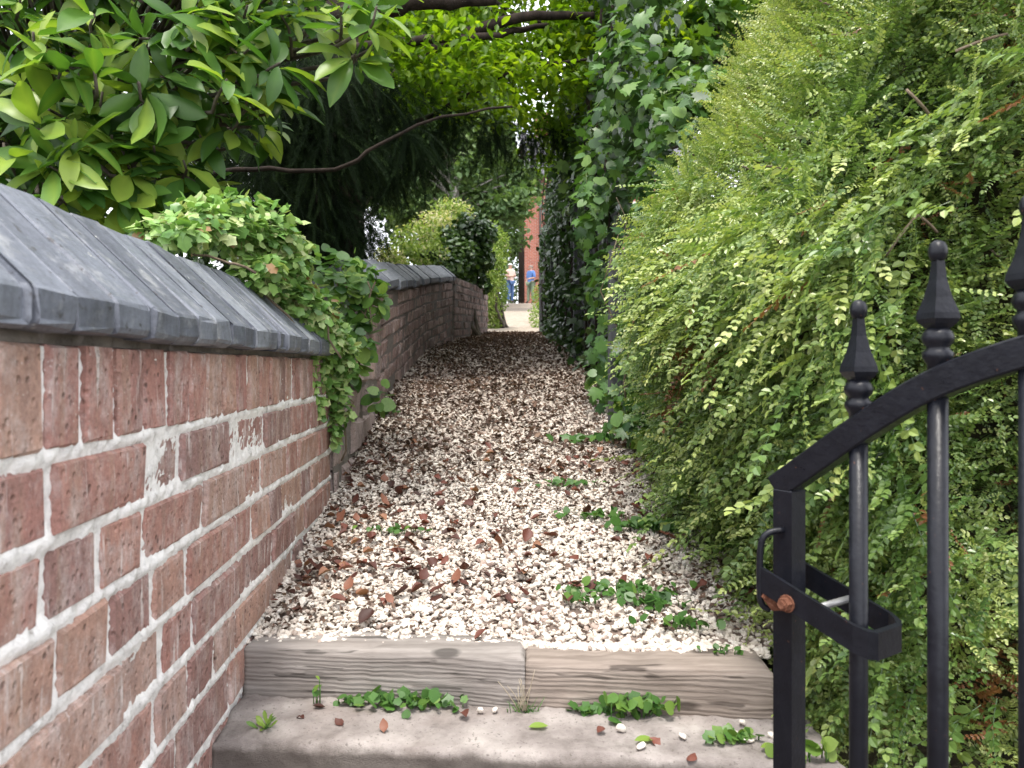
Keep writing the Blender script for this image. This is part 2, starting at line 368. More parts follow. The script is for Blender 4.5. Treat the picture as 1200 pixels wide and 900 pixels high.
_tc = t.nodes.new('ShaderNodeTexCoord'); _mp = nd(t, 'ShaderNodeMapping'); _mp.inputs['Rotation'].default_value = (R(90), 0, 0)
t.links.new(_tc.outputs['Object'], _mp.inputs['Vector']); t.links.new(_mp.outputs[0], br.inputs['Vector'])
finish(t, mix(t, .5, br.outputs['Color'], ramp(t, noise(t, 2, 5), [(.3, (.7,) * 3), (.7, (1.2,) * 3)]), 'MULTIPLY'), .9); M['house'] = m

# ------------------------------------------------------------------ leaf templates (verts, faces, tone offsets); length 1 along +Y
def leaf_small(w=.32, fold=.25):
    v = np.array([[0, 0, 0], [w * .85, .32, fold * w], [w * .75, .7, fold * w], [0, 1, -.06], [-w * .75, .7, fold * w], [-w * .85, .32, fold * w]])
    return v, [np.array([[0, 1, 2, 3], [0, 3, 4, 5]])], np.zeros(6)
def leaf_tpl(n=4, w=.22, peak=.55, fold=.3, droop=.25, wave=.0, seed=0, stem=.06):
    r = np.random.default_rng(seed); V = []
    for i in range(n + 1):
        u = i / n
        if u < peak: ww = math.sin(u / peak * math.pi / 2) ** .8
        else: ww = math.cos((u - peak) / (1 - peak) * math.pi / 2) ** .7
        ww = max(ww * w, .012)
        for s_ in (-1, 0, 1):
            V.append([s_ * ww, stem + u * (1 - stem), fold * abs(s_) * ww - droop * u * u + wave * r.normal() * abs(s_)])
    q = []
    for i in range(n):
        for k in (0, 1):
            a = i * 3 + k; q.append([a, a + 1, a + 4, a + 3])
    T = np.zeros(len(V)); T[1::3] = .13 if n >= 5 else 0      # paler midrib
    return np.array(V), [np.array(q)], T
def leaf_lobed(pts, cup=.12, droop=.2):
    pts = np.array(pts, float); n = len(pts)
    V = [[0, .42, 0]] + [[x, y, cup * (abs(x) + abs(y - .42)) * .5 - droop * y * y * .5] for x, y in pts]
    f = np.array([[0, 1 + i, 1 + (i + 1) % n] for i in range(n)])
    return np.array(V), [f], np.zeros(n + 1)
IVY = [(0, 0), (.2, -.07), (.44, .08), (.42, .34), (.52, .56), (.3, .7), (0, 1), (-.3, .7), (-.52, .56), (-.42, .34), (-.44, .08), (-.2, -.07)]
ROUND = [(0, .06), (.2, -.04), (.42, .12), (.5, .38), (.42, .66), (.2, .88), (0, 1), (-.2, .88), (-.42, .66), (-.5, .38), (-.42, .12), (-.2, -.04)]
MAPLE = [(0, 0), (.2, -.05), (.42, .08), (.36, .2), (.62, .42), (.4, .48), (.5, .75), (.2, .68), (0, 1.05), (-.2, .68), (-.5, .75), (-.4, .48), (-.62, .42), (-.36, .2), (-.42, .08), (-.2, -.05)]

def merge(tpl_list):
    V, T, n, fs = [], [], 0, {}
    for v, f, tt in tpl_list:
        V.append(v); T.append(tt)
        for fa in f: fs.setdefault(fa.shape[1], []).append(fa + n)
        n += len(v)
    return np.concatenate(V), [np.concatenate(x) for x in fs.values()], np.concatenate(T)
def place(tpl, p, d, n, s, tone=0.0):
    v, f, tt = tpl; Rm = frames(np.array([d], float), np.array([n], float))[0]
    return v * s @ Rm.T + np.array(p), f, tt + tone

def spray_tpl(nl, leaf_len, droop, seed, w=.32, angle=50, stemr=.006, needle=False):
    "a twig of length 1 with two ranks of leaves"
    r = np.random.default_rng(seed); out = []
    pts = np.array([[.05 * math.sin(3 * u + seed), u, -droop * u ** 2] for u in np.linspace(0, 1, 7)])
    a = Acc(); a.tube(pts, np.linspace(stemr, stemr * .4, 7), 3, caps=False)
    out.append((a.v[0], a.f[:1], np.full(len(a.v[0]), -.25)))
    lf = leaf_small(w)
    for i in range(nl):
        u = .06 + .94 * (i + .5) / nl
        p = np.array([np.interp(u, np.linspace(0, 1, 7), pts[:, k]) for k in range(3)])
        for sd_ in (-1, 1):
            an = R(angle * r.uniform(.75, 1.2))
            d = np.array([sd_ * math.sin(an), math.cos(an), r.normal(0, .22) - droop * u])
            out.append(place(lf, p, d, np.array([r.normal(0, .35), r.normal(0, .35), 1]), leaf_len * r.uniform(.7, 1.15) * (1 - .3 * u), .22 * (u - .5) + r.normal(0, .05)))
    p = pts[-1]; out.append(place(lf, p, pts[-1] - pts[-2], np.array([0, 0, 1.]), leaf_len * .7, .18))
    return merge(out)

# ------------------------------------------------------------------ setting: ground, path, pavement
def grid_sheet(name, ys, xs_of, z_of, mat, label, rough=0.0):
    a = Acc(); rows = []; n = None
    for y in ys:
        xs = xs_of(y); n = len(xs); rows.append(np.stack([xs, np.full(n, y), z_of(xs, y)], -1))
    V = np.concatenate(rows)
    if rough: V[:, 2] += rough * vnoise(V, 3, 4.0)
    i = np.arange(len(ys) - 1)[:, None] * n; j = np.arange(n - 1)[None]
    a.add(V, np.stack([i + j, i + j + 1, i + n + j + 1, i + n + j], -1).reshape(-1, 4))
    return tag(a.build(name, mat, smooth=True), label, None, None, 'structure')
_ys = np.concatenate([[1.425], np.arange(1.5, 12, .25), np.arange(12, 40, 2), [45, 60, 100, 200, 400]])
_xs = np.concatenate([[-400, -100, -40, -15], np.arange(-8, 8.1, .8), [15, 40, 100, 400]])
grid_sheet('ground', np.concatenate([[-200, -20, 0, 1.405], _ys]), lambda y: _xs, lambda x, y: np.full(len(x), (.74 if y < 1.41 else zp(y) - .035)), M['soil'], 'dark garden soil and earth around the path')
pys = np.arange(1.36, 11.2, .1)
grid_sheet('path', pys, lambda y: np.linspace(XL(y) - .05, XR(y) + .15, 12), lambda x, y: np.full(len(x), zp(y) - .008), M['path'], 'gravel bed of the alley rising between wall and hedge', .006)
grid_sheet('track', np.concatenate([np.arange(11.2, 36, 1.0), [45, 60]]), lambda y: np.linspace(XL(y) - .2, XR(y) + .2, 6), lambda x, y: np.full(len(x), zp(y) - .004), M['track'], 'pale sunlit track continuing uphill beyond the alley')
grid_sheet('pavement', [-8, -2, 0, 1.08], lambda y: np.linspace(-.3825 - .0667 * y if y < 1 else -.47, 3, 5), lambda x, y: np.full(len(x), .75), M['concrete'], 'concrete pavement below the steps')

# ------------------------------------------------------------------ brick walls
def brick_course(a, y0, y1, xf, z_lo, z_hi, lens, gap, r, jit=.0025, proud=.004, depth=.06, chamfer=.006):
    y = y0
    while y < y1 - .02:
        L = min(r.choice(lens) * r.uniform(.95, 1.05), y1 - y)
        ya, yb = y + gap / 2, y + L - gap / 2; y += L
        if yb - ya < .02: continue
        out = proud + r.normal(0, jit)
        V = []
        for (inset, d) in ((chamfer, out), (0, out - chamfer), (0, out - depth)):
            for (yy, zf) in ((ya + inset, 0), (yb - inset, 0), (yb - inset, 1), (ya + inset, 1)):
                z = (z_lo(yy) + inset) if zf == 0 else (z_hi(yy) - inset)
                V.append([xf(yy) + d, yy, z])
        V = np.array(V); V[:4] += r.normal(0, jit * .7, (4, 3)); V[4:8] += r.normal(0, jit * .5, (4, 3))
        if r.uniform() < .3: q_ = r.integers(0, 4); V[q_] += (V[:4].mean(0) - V[q_]) * r.uniform(.05, .16)
        q = [[0, 1, 2, 3]]
        for k in (0, 4):
            for i in range(4):
                j = (i + 1) % 4; q.append([k + 4 + i, k + 4 + j, k + j, k + i])
        a.add(V, np.array(q), r.uniform(0, 1))
def wall_core(a, y0, y1, xf, zb, zt, thick, step=.02, amp=.003, off=-.002, seed=1, joints=None):
    ys = np.arange(y0, y1 + 1e-6, step); ys[-1] = y1; nz_ = int(max(4, (zt(y0) - zb(y0)) / step)); f = np.linspace(0, 1, nz_)
    V = np.array([[xf(y) + off, y, zb(y) + u * (zt(y) - zb(y))] for y in ys for u in f])
    V[:, 0] += amp * vnoise(V, seed, 22.0) + amp * .6 * vnoise(V, seed + 1, 60.0)
    if joints is not None:
        for zj in joints:
            rag = zj + .003 * vnoise(V, seed + 5, 30.0)
            V[:, 0] += np.exp(-((V[:, 2] - rag) / .0085) ** 2) * (.0042 + .0030 * vnoise(V * [1, 1, .2], seed + 6, 18.0) + .0026 * vnoise(V, seed + 8, 120.0))
        V[:, 0] += np.random.default_rng(seed).normal(0, .0008, len(V))
    i = np.arange(len(ys) - 1)[:, None] * nz_; j = np.arange(nz_ - 1)[None]
    a.add(V, np.stack([i + j, i + nz_ + j, i + nz_ + j + 1, i + j + 1], -1).reshape(-1, 4))
    # back, top and ends
    ys2 = np.linspace(y0, y1, 30)
    A = np.array([[xf(y) - .012, y, zb(y)] for y in ys2]); B = np.array([[xf(y) - .012, y, zt(y)] for y in ys2])
    C = B - [thick - .012, 0, 0]; D = A - [thick - .012, 0, 0]; n = 30; k = np.arange(n - 1)
    V = np.concatenate([A, B, C, D])
    q = [np.stack([n + k, n + k + 1, 2 * n + k + 1, 2 * n + k], -1), np.stack([2 * n + k, 2 * n + k + 1, 3 * n + k + 1, 3 * n + k], -1), np.array([[0, n, 2 * n, 3 * n], [n - 1, 4 * n - 1, 3 * n - 1, 2 * n - 1]])]
    a.add(V, q)
def saddle_coping(a, y0, y1, xf, zf, r, prof, pitch=.078, gap=.003, jit=.002):
    y = y0
    while y < y1 - .03:
        L = min(pitch * r.uniform(.88, 1.12), y1 - y)
        ya, yb = y + gap * r.uniform(.4, 1.1), y + L - gap * r.uniform(.4, 1.1); y += L
        if r.uniform() < .3: yb -= .002
        n = len(prof); dz = r.normal(0, jit); du = r.normal(0, jit * 1.3); tl = r.normal(0, jit * .7)
        e = .0016
        V = []
        for (yy, sh) in ((ya, e), (ya + e, 0), (yb - e, 0), (yb, e)):
            cu, cz = np.mean(prof, 0)
            for (u, z) in prof:
                k = 1 - sh / max(math.hypot(u - cu, z - cz), .02)
                uu, zz = cu + (u - cu) * k, cz + (z - cz) * k
                V.append([xf(yy) - uu + du, yy, zf(yy) + zz + dz + (tl if yy > (ya + yb) / 2 else 0)])
        V = np.array(V) + r.normal(0, .0009, (4 * n, 3))
        if r.uniform() < .45: q_ = r.integers(0, 4) * n; V[q_ + 2:q_ + 5, 0] -= r.uniform(.003, .008); V[q_ + 4, 2] -= r.uniform(0, .004)
        i = np.arange(3)[:, None] * n; j = np.arange(n)[None]; k = (j + 1) % n
        a.add(V, [np.stack([i + j, i + k, i + n + k, i + n + j], -1).reshape(-1, 4), np.arange(n)[None], (np.arange(n) + 3 * n)[None, ::-1]], r.uniform(0, 1))

xw = lambda y: -.3825 - .0667 * y
r1 = np.random.default_rng(11)
wall = thing('garden_wall', 'weathered red brick wall with white mortar and blue grey sloped coping, nearest on the left', 'wall', (xw(1), 1, .74))
a = Acc(); Y0, Y1 = -.35, 2.235
c_ = lambda v: (lambda y: v)
brick_course(a, Y0, Y1, xw, c_(1.4225), c_(1.521), [.072, .076, .079], .012, r1, .0018, .004, .06, .0035)
zt = 1.4165
k = 0
while zt > .76:
    brick_course(a, Y0 - U(0, .1), Y1, xw, c_(zt - .080 + .007), c_(zt - .007), [.113, .113, .116, .222] if k % 2 == 0 else [.113, .222, .225, .113], .013, r1, .0020, .004, .06, .0035)
    zt -= .080; k += 1
a.build('brickwork', M['brick_near'], wall)
a = Acc(); wall_core(a, Y0, Y1 - .004, xw, c_(.74), c_(1.519), .215, .005, .0013, -.0010, 1, [1.4185 - .08 * q for q in range(9)]); a.build('mortar', M['mortar'], wall, True)
PROF = [(-.022, .031), (-.030, .034), (-.0325, .040), (-.0325, .064), (-.029, .069), (.102, .192), (.114, .192), (.243, .070), (.248, .062), (.246, .034)]
a = Acc(); saddle_coping(a, Y0, Y1 + .01, xw, c_(EYE), r1, PROF, .076, .004, .0011); a.build('coping', M['coping'], wall)
a = Acc(); wall_core(a, Y0, Y1 - .006, lambda y: xw(y) - .004, c_(1.5215), c_(1.5352), .206, .02, .004, 0.0, 9); a.build('coping_bed', M['mortar_dark'], wall, True)  # bed coloured dark to paint the shadow under the coping overhang

# low stone stub past the end of the near wall
xs_ = lambda y: XL(y) + .012
r2 = np.random.default_rng(5)
stub = thing('stone_stub_wall', 'low stub of pale purple stone blocks between the two brick walls', 'wall', (XL(2.7), 2.7, 1.1))
a = Acc(); zt = 1.56
zb2 = lambda y: zp(y) - .1
while zt > 1.05:
    brick_course(a, 2.25, 3.50, xs_, c_(zt - .118), c_(zt - .005), [.16, .22, .28], .012, r2, .006, .006, .08, .012); zt -= .122
a.build('stonework', M['stone'], stub)
a = Acc(); wall_core(a, 2.25, 3.50, xs_, zb2, c_(1.555), .25, .03, .005); a.build('mortar', M['mortar_dark'], stub, True)

# further wall, sloping up with the path
lipz = lambda y: 1.3945 + .125 * y
far = thing('alley_wall', 'shaded old brick wall with grey coping sloping up along the left of the alley', 'wall', (XL(5), 5, 1.4))
xb = lambda y: XL(y) - .004
a = Acc(); k = 0
while k < 9:
    top = lambda y, k=k: lipz(y) - .012 - k * .078 - .006
    bot = lambda y, k=k: lipz(y) - .012 - k * .078 - .074
    brick_course(a, 3.42 - .03 * (k % 2), 8.0, xb, bot, top, [.113, .225, .225], .011, r2, .004, .004, .06, .008); k += 1
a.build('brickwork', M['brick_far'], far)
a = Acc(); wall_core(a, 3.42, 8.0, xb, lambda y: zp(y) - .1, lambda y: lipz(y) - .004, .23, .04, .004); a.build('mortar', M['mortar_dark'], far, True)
a = Acc(); PB = [(-.03, .0), (-.036, .01), (-.034, .045), (-.02, .06), (.10, .155), (.13, .155), (.26, .06), (.265, .0)]
saddle_coping(a, 3.37, 8.0, xb, lipz, r2, PB, .30, .004, .005); a.build('coping', M['coping'], far)
endw = thing('end_wall', 'reddish brick wall end without coping where the alley narrows', 'wall', (XL(9.5), 9.5, 1.8))
xe = lambda y: XL(y) + .02
tz = lambda y: 2.44 + (y - 8) * .055
a = Acc()
for k in range(10):
    brick_course(a, 8.02, 11.0, xe, lambda y, k=k: tz(y) - k * .078 - .074, lambda y, k=k: tz(y) - k * .078 - .006, [.113, .225, .225], .011, r2, .004, .004, .06, .008)
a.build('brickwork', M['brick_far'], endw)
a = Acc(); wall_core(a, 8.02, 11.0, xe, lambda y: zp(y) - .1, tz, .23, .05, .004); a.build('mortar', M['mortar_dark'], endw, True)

# ------------------------------------------------------------------ steps
def rough_block(name, mat, corners, z0, z1, label, cat, amp=.003, n=(60, 10, 8), seed=2, wave=0):
    "a block on a quad footprint with worn, uneven edges"
    import bmesh
    A, B, C, D = [np.array(c, float) for c in corners]   # front-left, front-right, back-right, back-left
    bm = bmesh.new(); cache = {}
    nx, ny, nz_ = n
    def vert(i, j, k):
        if (i, j, k) not in cache:
            u, v, w_ = i / nx, j / ny, k / nz_
            p2 = (A * (1 - u) + B * u) * (1 - v) + (D * (1 - u) + C * u) * v
            cache[(i, j, k)] = bm.verts.new((p2[0], p2[1], z0 + w_ * (z1 - z0)))
        return cache[(i, j, k)]
    for i in range(nx):
        for j in range(ny):
            bm.faces.new([vert(i, j, nz_), vert(i + 1, j, nz_), vert(i + 1, j + 1, nz_), vert(i, j + 1, nz_)])
        for k in range(nz_):
            bm.faces.new([vert(i, 0, k), vert(i + 1, 0, k), vert(i + 1, 0, k + 1), vert(i, 0, k + 1)])
            bm.faces.new([vert(i + 1, ny, k), vert(i, ny, k), vert(i, ny, k + 1), vert(i + 1, ny, k + 1)])
    for j in range(ny):
        for k in range(nz_):
            bm.faces.new([vert(0, j + 1, k), vert(0, j, k), vert(0, j, k + 1), vert(0, j + 1, k + 1)])
            bm.faces.new([vert(nx, j, k), vert(nx, j + 1, k), vert(nx, j + 1, k + 1), vert(nx, j, k + 1)])
    bm.normal_update()
    co = np.array([v.co[:] for v in bm.verts]); no = np.array([v.normal[:] for v in bm.verts])
    edge = np.array([(k == nz_) and (j == 0 or i in (0, nx)) for (i, j, k) in cache.keys()])
    d = amp * (vnoise(co, seed, 14) + .6 * vnoise(co, seed + 4, 50))
    d = d - edge * (.004 + np.abs(vnoise(co, seed + 7, 9)) * amp * 1.6)
    co = co + no * d[:, None]
    if wave: co[:, 2] += wave * vnoise(co * [1, 0, 0], seed + 9, 3.0)
    for v, c in zip(bm.verts, co): v.co = c
    m = bpy.data.meshes.new(name); bm.to_mesh(m); bm.free()
    for p_ in m.polygons: p_.use_smooth = True
    o = bpy.data.objects.new(name, m); COL.objects.link(o); m.materials.append(mat)
    return tag(o, label, cat)
rough_block('concrete_step', M['concrete'], [(-.462, 1.172), (.48, 1.092), (.48, 1.30), (-.474, 1.36)], .74, .93,
            'worn grey concrete step with a rough front edge at the bottom', 'step', .0042, (110, 22, 22), 2)
jx = .022
fl = lambda x: 1.342 - (x + .472) * .118
rough_block('timber_sleeper', M['sleeper_left'], [(-.470, fl(-.470)), (jx, fl(jx)), (jx, fl(jx) + .09), (-.474, fl(-.47) + .09)], .921, 1.013,
            'grey weathered timber sleeper with wavy grain, left half of the riser', 'sleeper', .0022, (60, 8, 10), 3, .0016)
rough_block('timber_sleeper', M['sleeper_right'], [(jx + .0008, fl(jx)), (.425, fl(.425)), (.425, fl(.425) + .09), (jx + .0008, fl(jx) + .09)], .921, 1.010,
            'browner timber sleeper, right half of the riser ending beside the gate', 'sleeper', .0022, (50, 8, 10), 6, .0016)

# ------------------------------------------------------------------ gravel
import bmesh
def ico(sub, seed):
    bm = bmesh.new(); bmesh.ops.create_icosphere(bm, subdivisions=sub, radius=.5)
    v = np.array([x.co[:] for x in bm.verts]); f = np.array([[q.index for q in p_.verts] for p_ in bm.faces]); bm.free()
    if sub < 3: v = v * (1 + .10 * np.random.default_rng(seed + 900).normal(size=(len(v), 1)).clip(-1.3, 1.3))
    r = np.random.default_rng(seed)
    v = v * (1 + .22 * vnoise(v, seed, 3.0)[:, None]) * [r.uniform(.75, 1.0), r.uniform(1.0, 1.35), r.uniform(.5, .75)]
    return v, [f], np.zeros(len(v))
def rand_rot(K, tilt=.5):
    d = np.stack([np.cos(a_ := U(0, 6.283, K)), np.sin(a_), rng.normal(0, tilt, K)], -1)
    n = np.stack([rng.normal(0, tilt, K), rng.normal(0, tilt, K), np.ones(K)], -1)
    return frames(d, n)
a = Acc()
def pebbles(y0, y1, size, layers, sub, seed):
    L = y1 - y0; Wd = 1.05
    K = int(L * Wd / (size * size * .95) * layers)
    y = y0 + U(0, 1, K) * L
    x = XL(y) + U(0, 1, K) * (XR(y) + .06 - XL(y))
    s = size * np.exp(rng.normal(0, .28, K))
    z = zp(y) + U(-.004, .006, K) - .002 + .006 * vnoise(np.stack([x, y, 0 * x], -1), 5, 5.0)
    tone = np.clip(rng.beta(2.8, 1.35, K), 0, 1)
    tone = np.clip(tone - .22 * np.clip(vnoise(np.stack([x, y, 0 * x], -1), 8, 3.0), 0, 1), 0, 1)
    tone = tone * (1 - .52 * np.clip((y - 2.2) / 2.4, 0, 1) * U(.5, 1.25, K).clip(0, 1))  # stones further up toned darker, for tree shade together with dirt
    which = rng.integers(0, 6, K)
    for q in range(6):
        mk = which == q
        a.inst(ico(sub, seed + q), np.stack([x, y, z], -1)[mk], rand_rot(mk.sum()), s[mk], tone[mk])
front = lambda x: 0
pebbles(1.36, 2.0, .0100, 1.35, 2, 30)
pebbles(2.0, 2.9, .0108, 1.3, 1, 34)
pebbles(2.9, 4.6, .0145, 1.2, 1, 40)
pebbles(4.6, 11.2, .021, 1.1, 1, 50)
# the strip behind the skewed sleeper
K = 2000; x = U(-.47, .44, K); y = fl(x) + .085 + U(0, 1, K) * np.maximum(1.36 - fl(x) - .085, 0.0) - U(0, .02, K)
for q in range(4):
    mk = np.arange(K) % 4 == q
    a.inst(ico(2, 30 + q), np.stack([x, y, np.full(K, 1.004) + U(0, .007, K)], -1)[mk], rand_rot(mk.sum()), .0100 * np.exp(rng.normal(0, .25, mk.sum())), rng.beta(2.6, 1.6, mk.sum()))
tag(a.build('gravel', M['gravel'], smooth=False), 'pale cream gravel covering the rising path', None, None, 'stuff')

# ------------------------------------------------------------------ dead leaves
dead_tpl = [leaf_tpl(5, .34, .5, f, d, .03, s_) for f, d, s_ in ((.7, -.35, 1), (-.5, .3, 2), (.9, .25, 3), (.3, -.5, 4), (1.1, -.2, 5))]
def litter(K, y0, y1, s0, s1, xlo=0., xhi=1., dens=None):
    y = y0 + U(0, 1, K) * (y1 - y0); f = xlo + U(0, 1, K) * (xhi - xlo)
    if dens is not None:
        keep = U(0, 1, K) < dens(f, y); y, f = y[keep], f[keep]
    x = XL(y) + .02 + f * (XR(y) - XL(y))
    return np.stack([x, y, zp(y) + U(.006, .016, len(y))], -1), U(s0, s1, len(y))
# dense litter in the shade, thinner towards the steps, more along the left wall
pA, sA = litter(19000, 2.4, 10.9, .010, .030, dens=lambda f, y: np.clip(.25 + .75 * np.clip((y - 2.4) / 2.2, 0, 1) + .25 * (f < .25), 0, 1) * np.clip(1.15 - np.abs(f - .45), .3, 1))
pB, sB = litter(900, 1.5, 2.9, .014, .038, dens=lambda f, y: np.clip(.28 + .6 * (f < .3) * (y > 1.55) + .35 * ((vnoise(np.stack([f * 3, y * 3, 0 * f], -1), 3, 2.2)) > .3), 0, 1))
pC = np.array([ground_px(*q) for q in [(340, 718), (420, 737), (480, 700), (500, 697), (520, 700), (550, 690), (460, 702), (555, 755), (565, 756), (470, 660), (455, 650), (400, 655), (385, 650), (430, 665), (610, 672), (545, 672), (330, 690), (370, 640), (345, 655), (500, 645), (480, 625), (570, 640), (615, 640), (640, 650), (655, 630), (580, 610), (510, 600), (520, 660), (435, 690), (620, 735)]])
pC[:, 2] += .008; sC = U(.022, .045, len(pC))
near_p = np.concatenate([pC, pB]); near_s = np.concatenate([sC, sB])
allp = np.concatenate([near_p, pA]); alls = np.concatenate([near_s, sA])
order = np.argsort(allp[:, 1] / alls); allp, alls = allp[order], alls[order]
NI = 300
leaf_meshes = []
for q, tp in enumerate(dead_tpl * 2):
    aa = Acc(); aa.add(tp[0], tp[1], .1 + .09 * q); me = aa.mesh('dead_leaf', True); me.materials.append(M['dead']); leaf_meshes.append(me)
Rm = rand_rot(NI, .22)
for i in range(NI):
    o = bpy.data.objects.new('dead_leaf', leaf_meshes[rng.integers(0, 10)]); COL.objects.link(o)
    mt = Matrix([list(Rm[i][0]) , list(Rm[i][1]), list(Rm[i][2])]).to_4x4()
    o.matrix_world = Matrix.Translation(allp[i]) @ mt @ Matrix.Scale(float(alls[i]), 4)
    tag(o, 'curled reddish brown dead leaf lying on the near pale gravel', 'dead leaf', 'dead leaves scattered on the near gravel')
pD, sD = litter(13000, 1.40, 4.6, .005, .015, dens=lambda f, y: np.clip(.25 + .75 * np.clip((np.abs(f - .5) - .2) / .25, 0, 1) + .3 * (y > 2), 0, 1))
pD[:, 2] -= .003
rest_p, rest_s = np.concatenate([allp[NI:], pD]), np.concatenate([alls[NI:], sD])
a = Acc(); wh = rng.integers(0, 5, len(rest_p))
for q in range(5):
    mk = wh == q; a.inst(dead_tpl[q], rest_p[mk], rand_rot(mk.sum(), .35), rest_s[mk], rng.beta(1.6, 2.4, mk.sum()))
tag(a.build('leaf_litter', M['litter'], smooth=True), 'brown leaf litter carpeting the shaded path', None, None, 'stuff')

# ------------------------------------------------------------------ generic foliage scatter
def blob_points(blobs, K, shell=.45):
    "points through the outer shell of ellipsoids (cx,cy,cz,rx,ry,rz); returns position, outward direction"
    B = np.array(blobs, float); wgt = (B[:, 3] * B[:, 4] * B[:, 5]) ** (2 / 3); idx = rng.choice(len(B), K, p=wgt / wgt.sum())
    d = nrm(rng.normal(size=(K, 3))); rad = U(1 - shell, 1.05, K)
    return B[idx, :3] + d * B[idx, 3:] * rad[:, None], d, idx
def scatter_leaves(a, tpls, pts, out, size, tone, jit=.6, down=.3):
    K = len(pts); d = nrm(out * .5 + rng.normal(0, jit, (K, 3)) + [0, 0, -down]); n = nrm(out + rng.normal(0, jit * .8, (K, 3)) + [0, 0, .6])
    Rm = frames(d, n); wh = rng.integers(0, len(tpls), K)
    for q, tp in enumerate(tpls):
        mk = wh == q
        if mk.any(): a.inst(tp, pts[mk], Rm[mk], np.asarray(size)[mk], np.asarray(tone)[mk])
def curve_pts(ctrl, n=14, wob=0.0, seed=0):
    c = np.array(ctrl, float); tt = np.linspace(0, len(c) - 1, n)
    p_ = np.stack([np.interp(tt, np.arange(len(c)), c[:, k]) for k in range(3)], -1)
    for _ in range(2): p_[1:-1] = (p_[:-2] + 2 * p_[1:-1] + p_[2:]) / 4
    if wob: p_[1:-1] += wob * np.random.default_rng(seed).normal(size=(n - 2, 3))
    return p_

# ------------------------------------------------------------------ the big hedge on the right
hr = np.random.default_rng(21)
sprays = [spray_tpl(nl, ll, dr, s_, .40, 56, .0045) for nl, ll, dr, s_ in ((11, .105, .0, 1), (10, .118, .12, 2), (12, .098, -.1, 3), (9, .125, .05, 4), (18, .072, .45, 5), (11, .11, .2, 6))]
def hedge_x(y, z):
    h = z - zp(y)
    return .48 + .12 * np.clip((y - 2.3) / .7, 0, 1) + .04 * np.sin(y * 2.3) + np.clip(h - .7, 0, 9) * .40 - .10 * np.exp(-((h - .55) / .35) ** 2)
hedge = thing('hedge', 'tall small-leaved green hedge with arching sprays behind the gate', 'hedge', (1.0, 2.0, 1.1))
# side face along the path
K = 17000; y = hr.uniform(1.12, 3.2, K); z = zp(y) + hr.uniform(0, 1, K) ** .95 * 2.35
x = hedge_x(y, z)
p1 = np.stack([x, y, z], -1); n1 = np.tile([-1., 0, .15], (K, 1))
# end face towards the camera
K2 = 11000; x2 = hr.uniform(.45, 1.75, K2); z2 = .85 + hr.uniform(0, 1, K2) * 1.75; y2 = np.full(K2, 1.22) + .03 * np.sin(x2 * 7) + np.clip(z2 - 1.9, 0, 9) * .15
p2 = np.stack([np.maximum(x2, hedge_x(y2, z2)), y2, z2], -1); n2 = np.tile([-.12, -1., .15], (K2, 1))
# top
K3 = 1400; x3 = hr.uniform(.8, 1.8, K3); y3 = hr.uniform(1.3, 3.2, K3); p3 = np.stack([x3, y3, zp(y3) + 2.3 + .1 * np.sin(x3 * 5)], -1); n3 = np.tile([-.2, -.1, 1.], (K3, 1))
pp = np.concatenate([p1, p2, p3]); nn = np.concatenate([n1, n2, n3]); K = len(pp)
lump = vnoise(pp, 12, 2.6) + .8 * vnoise(pp, 14, 6.5)
depth = hr.uniform(0, 1, K) ** 1.5 * .16 + .06 - .075 * lump
pp = pp - nrm(nn) * depth[:, None]
hgt = pp[:, 2] - zp(np.maximum(pp[:, 1], 1.3))
droopy = (nn[:, 0] < -.5) & (hgt < .95) & (hr.uniform(0, 1, K) < .5)
dirs = nrm(nn * .75 + hr.normal(0, .62, (K, 3)) * [1, 1, .7] + np.stack([0 * hgt, -.15 + 0 * hgt, np.where((hgt < .8) & (nn[:, 0] < -.5), -.20, .35)], -1))
dirs[droopy] = nrm(np.array([-.62, -.38, -.50]) + hr.normal(0, .28, (K, 3)))[droopy]
ups = nrm(nn * .7 + np.array([0, 0, .9]) + hr.normal(0, .35, (K, 3)))
size = hr.uniform(.055, .125, K); size[droopy] = hr.uniform(.11, .2, droopy.sum())
big = hr.uniform(0, 1, K) < .06; size[big] *= 1.35
size = np.where(pp[:, 1] < 1.2, np.minimum(size, .20), size)
clump = vnoise(pp, 31, 3.5); clump2 = vnoise(pp, 33, 9.0)
sunny = np.clip((hgt - .9) * .22, -.05, .22)      # upper sprays yellower, and paler to stand for the sunlight there
tone = np.clip(.57 + .07 * (nn[:, 1] < -.5) + .06 * (hgt < .9) + .20 * clump + .10 * clump2 + .10 * lump + sunny + .10 * (nn[:, 0] < -.5) * np.clip(hgt - .6, 0, 1) + hr.normal(0, .09, K), .02, .80)  # end face and foot coloured lighter to make up for missing light
rust = (vnoise(pp, 41, 5.0) > .9) | (hr.uniform(0, 1, K) < .012)
a = Acc(); wh = hr.integers(0, len(sprays), K); Rm = frames(dirs, ups)
for q, sp in enumerate(sprays):
    mk = (wh == q) & ~rust
    a.inst((sp[0], sp[1], np.clip(sp[2], -.3, .13)), pp[mk], Rm[mk], size[mk], tone[mk])
    mk = (wh == q) & rust
    if mk.any(): a.inst((sp[0], sp[1], np.zeros(len(sp[0]))), pp[mk], Rm[mk], size[mk] * .8, hr.uniform(.96, 1, mk.sum()))
a.build('foliage', M['hedge'], hedge)
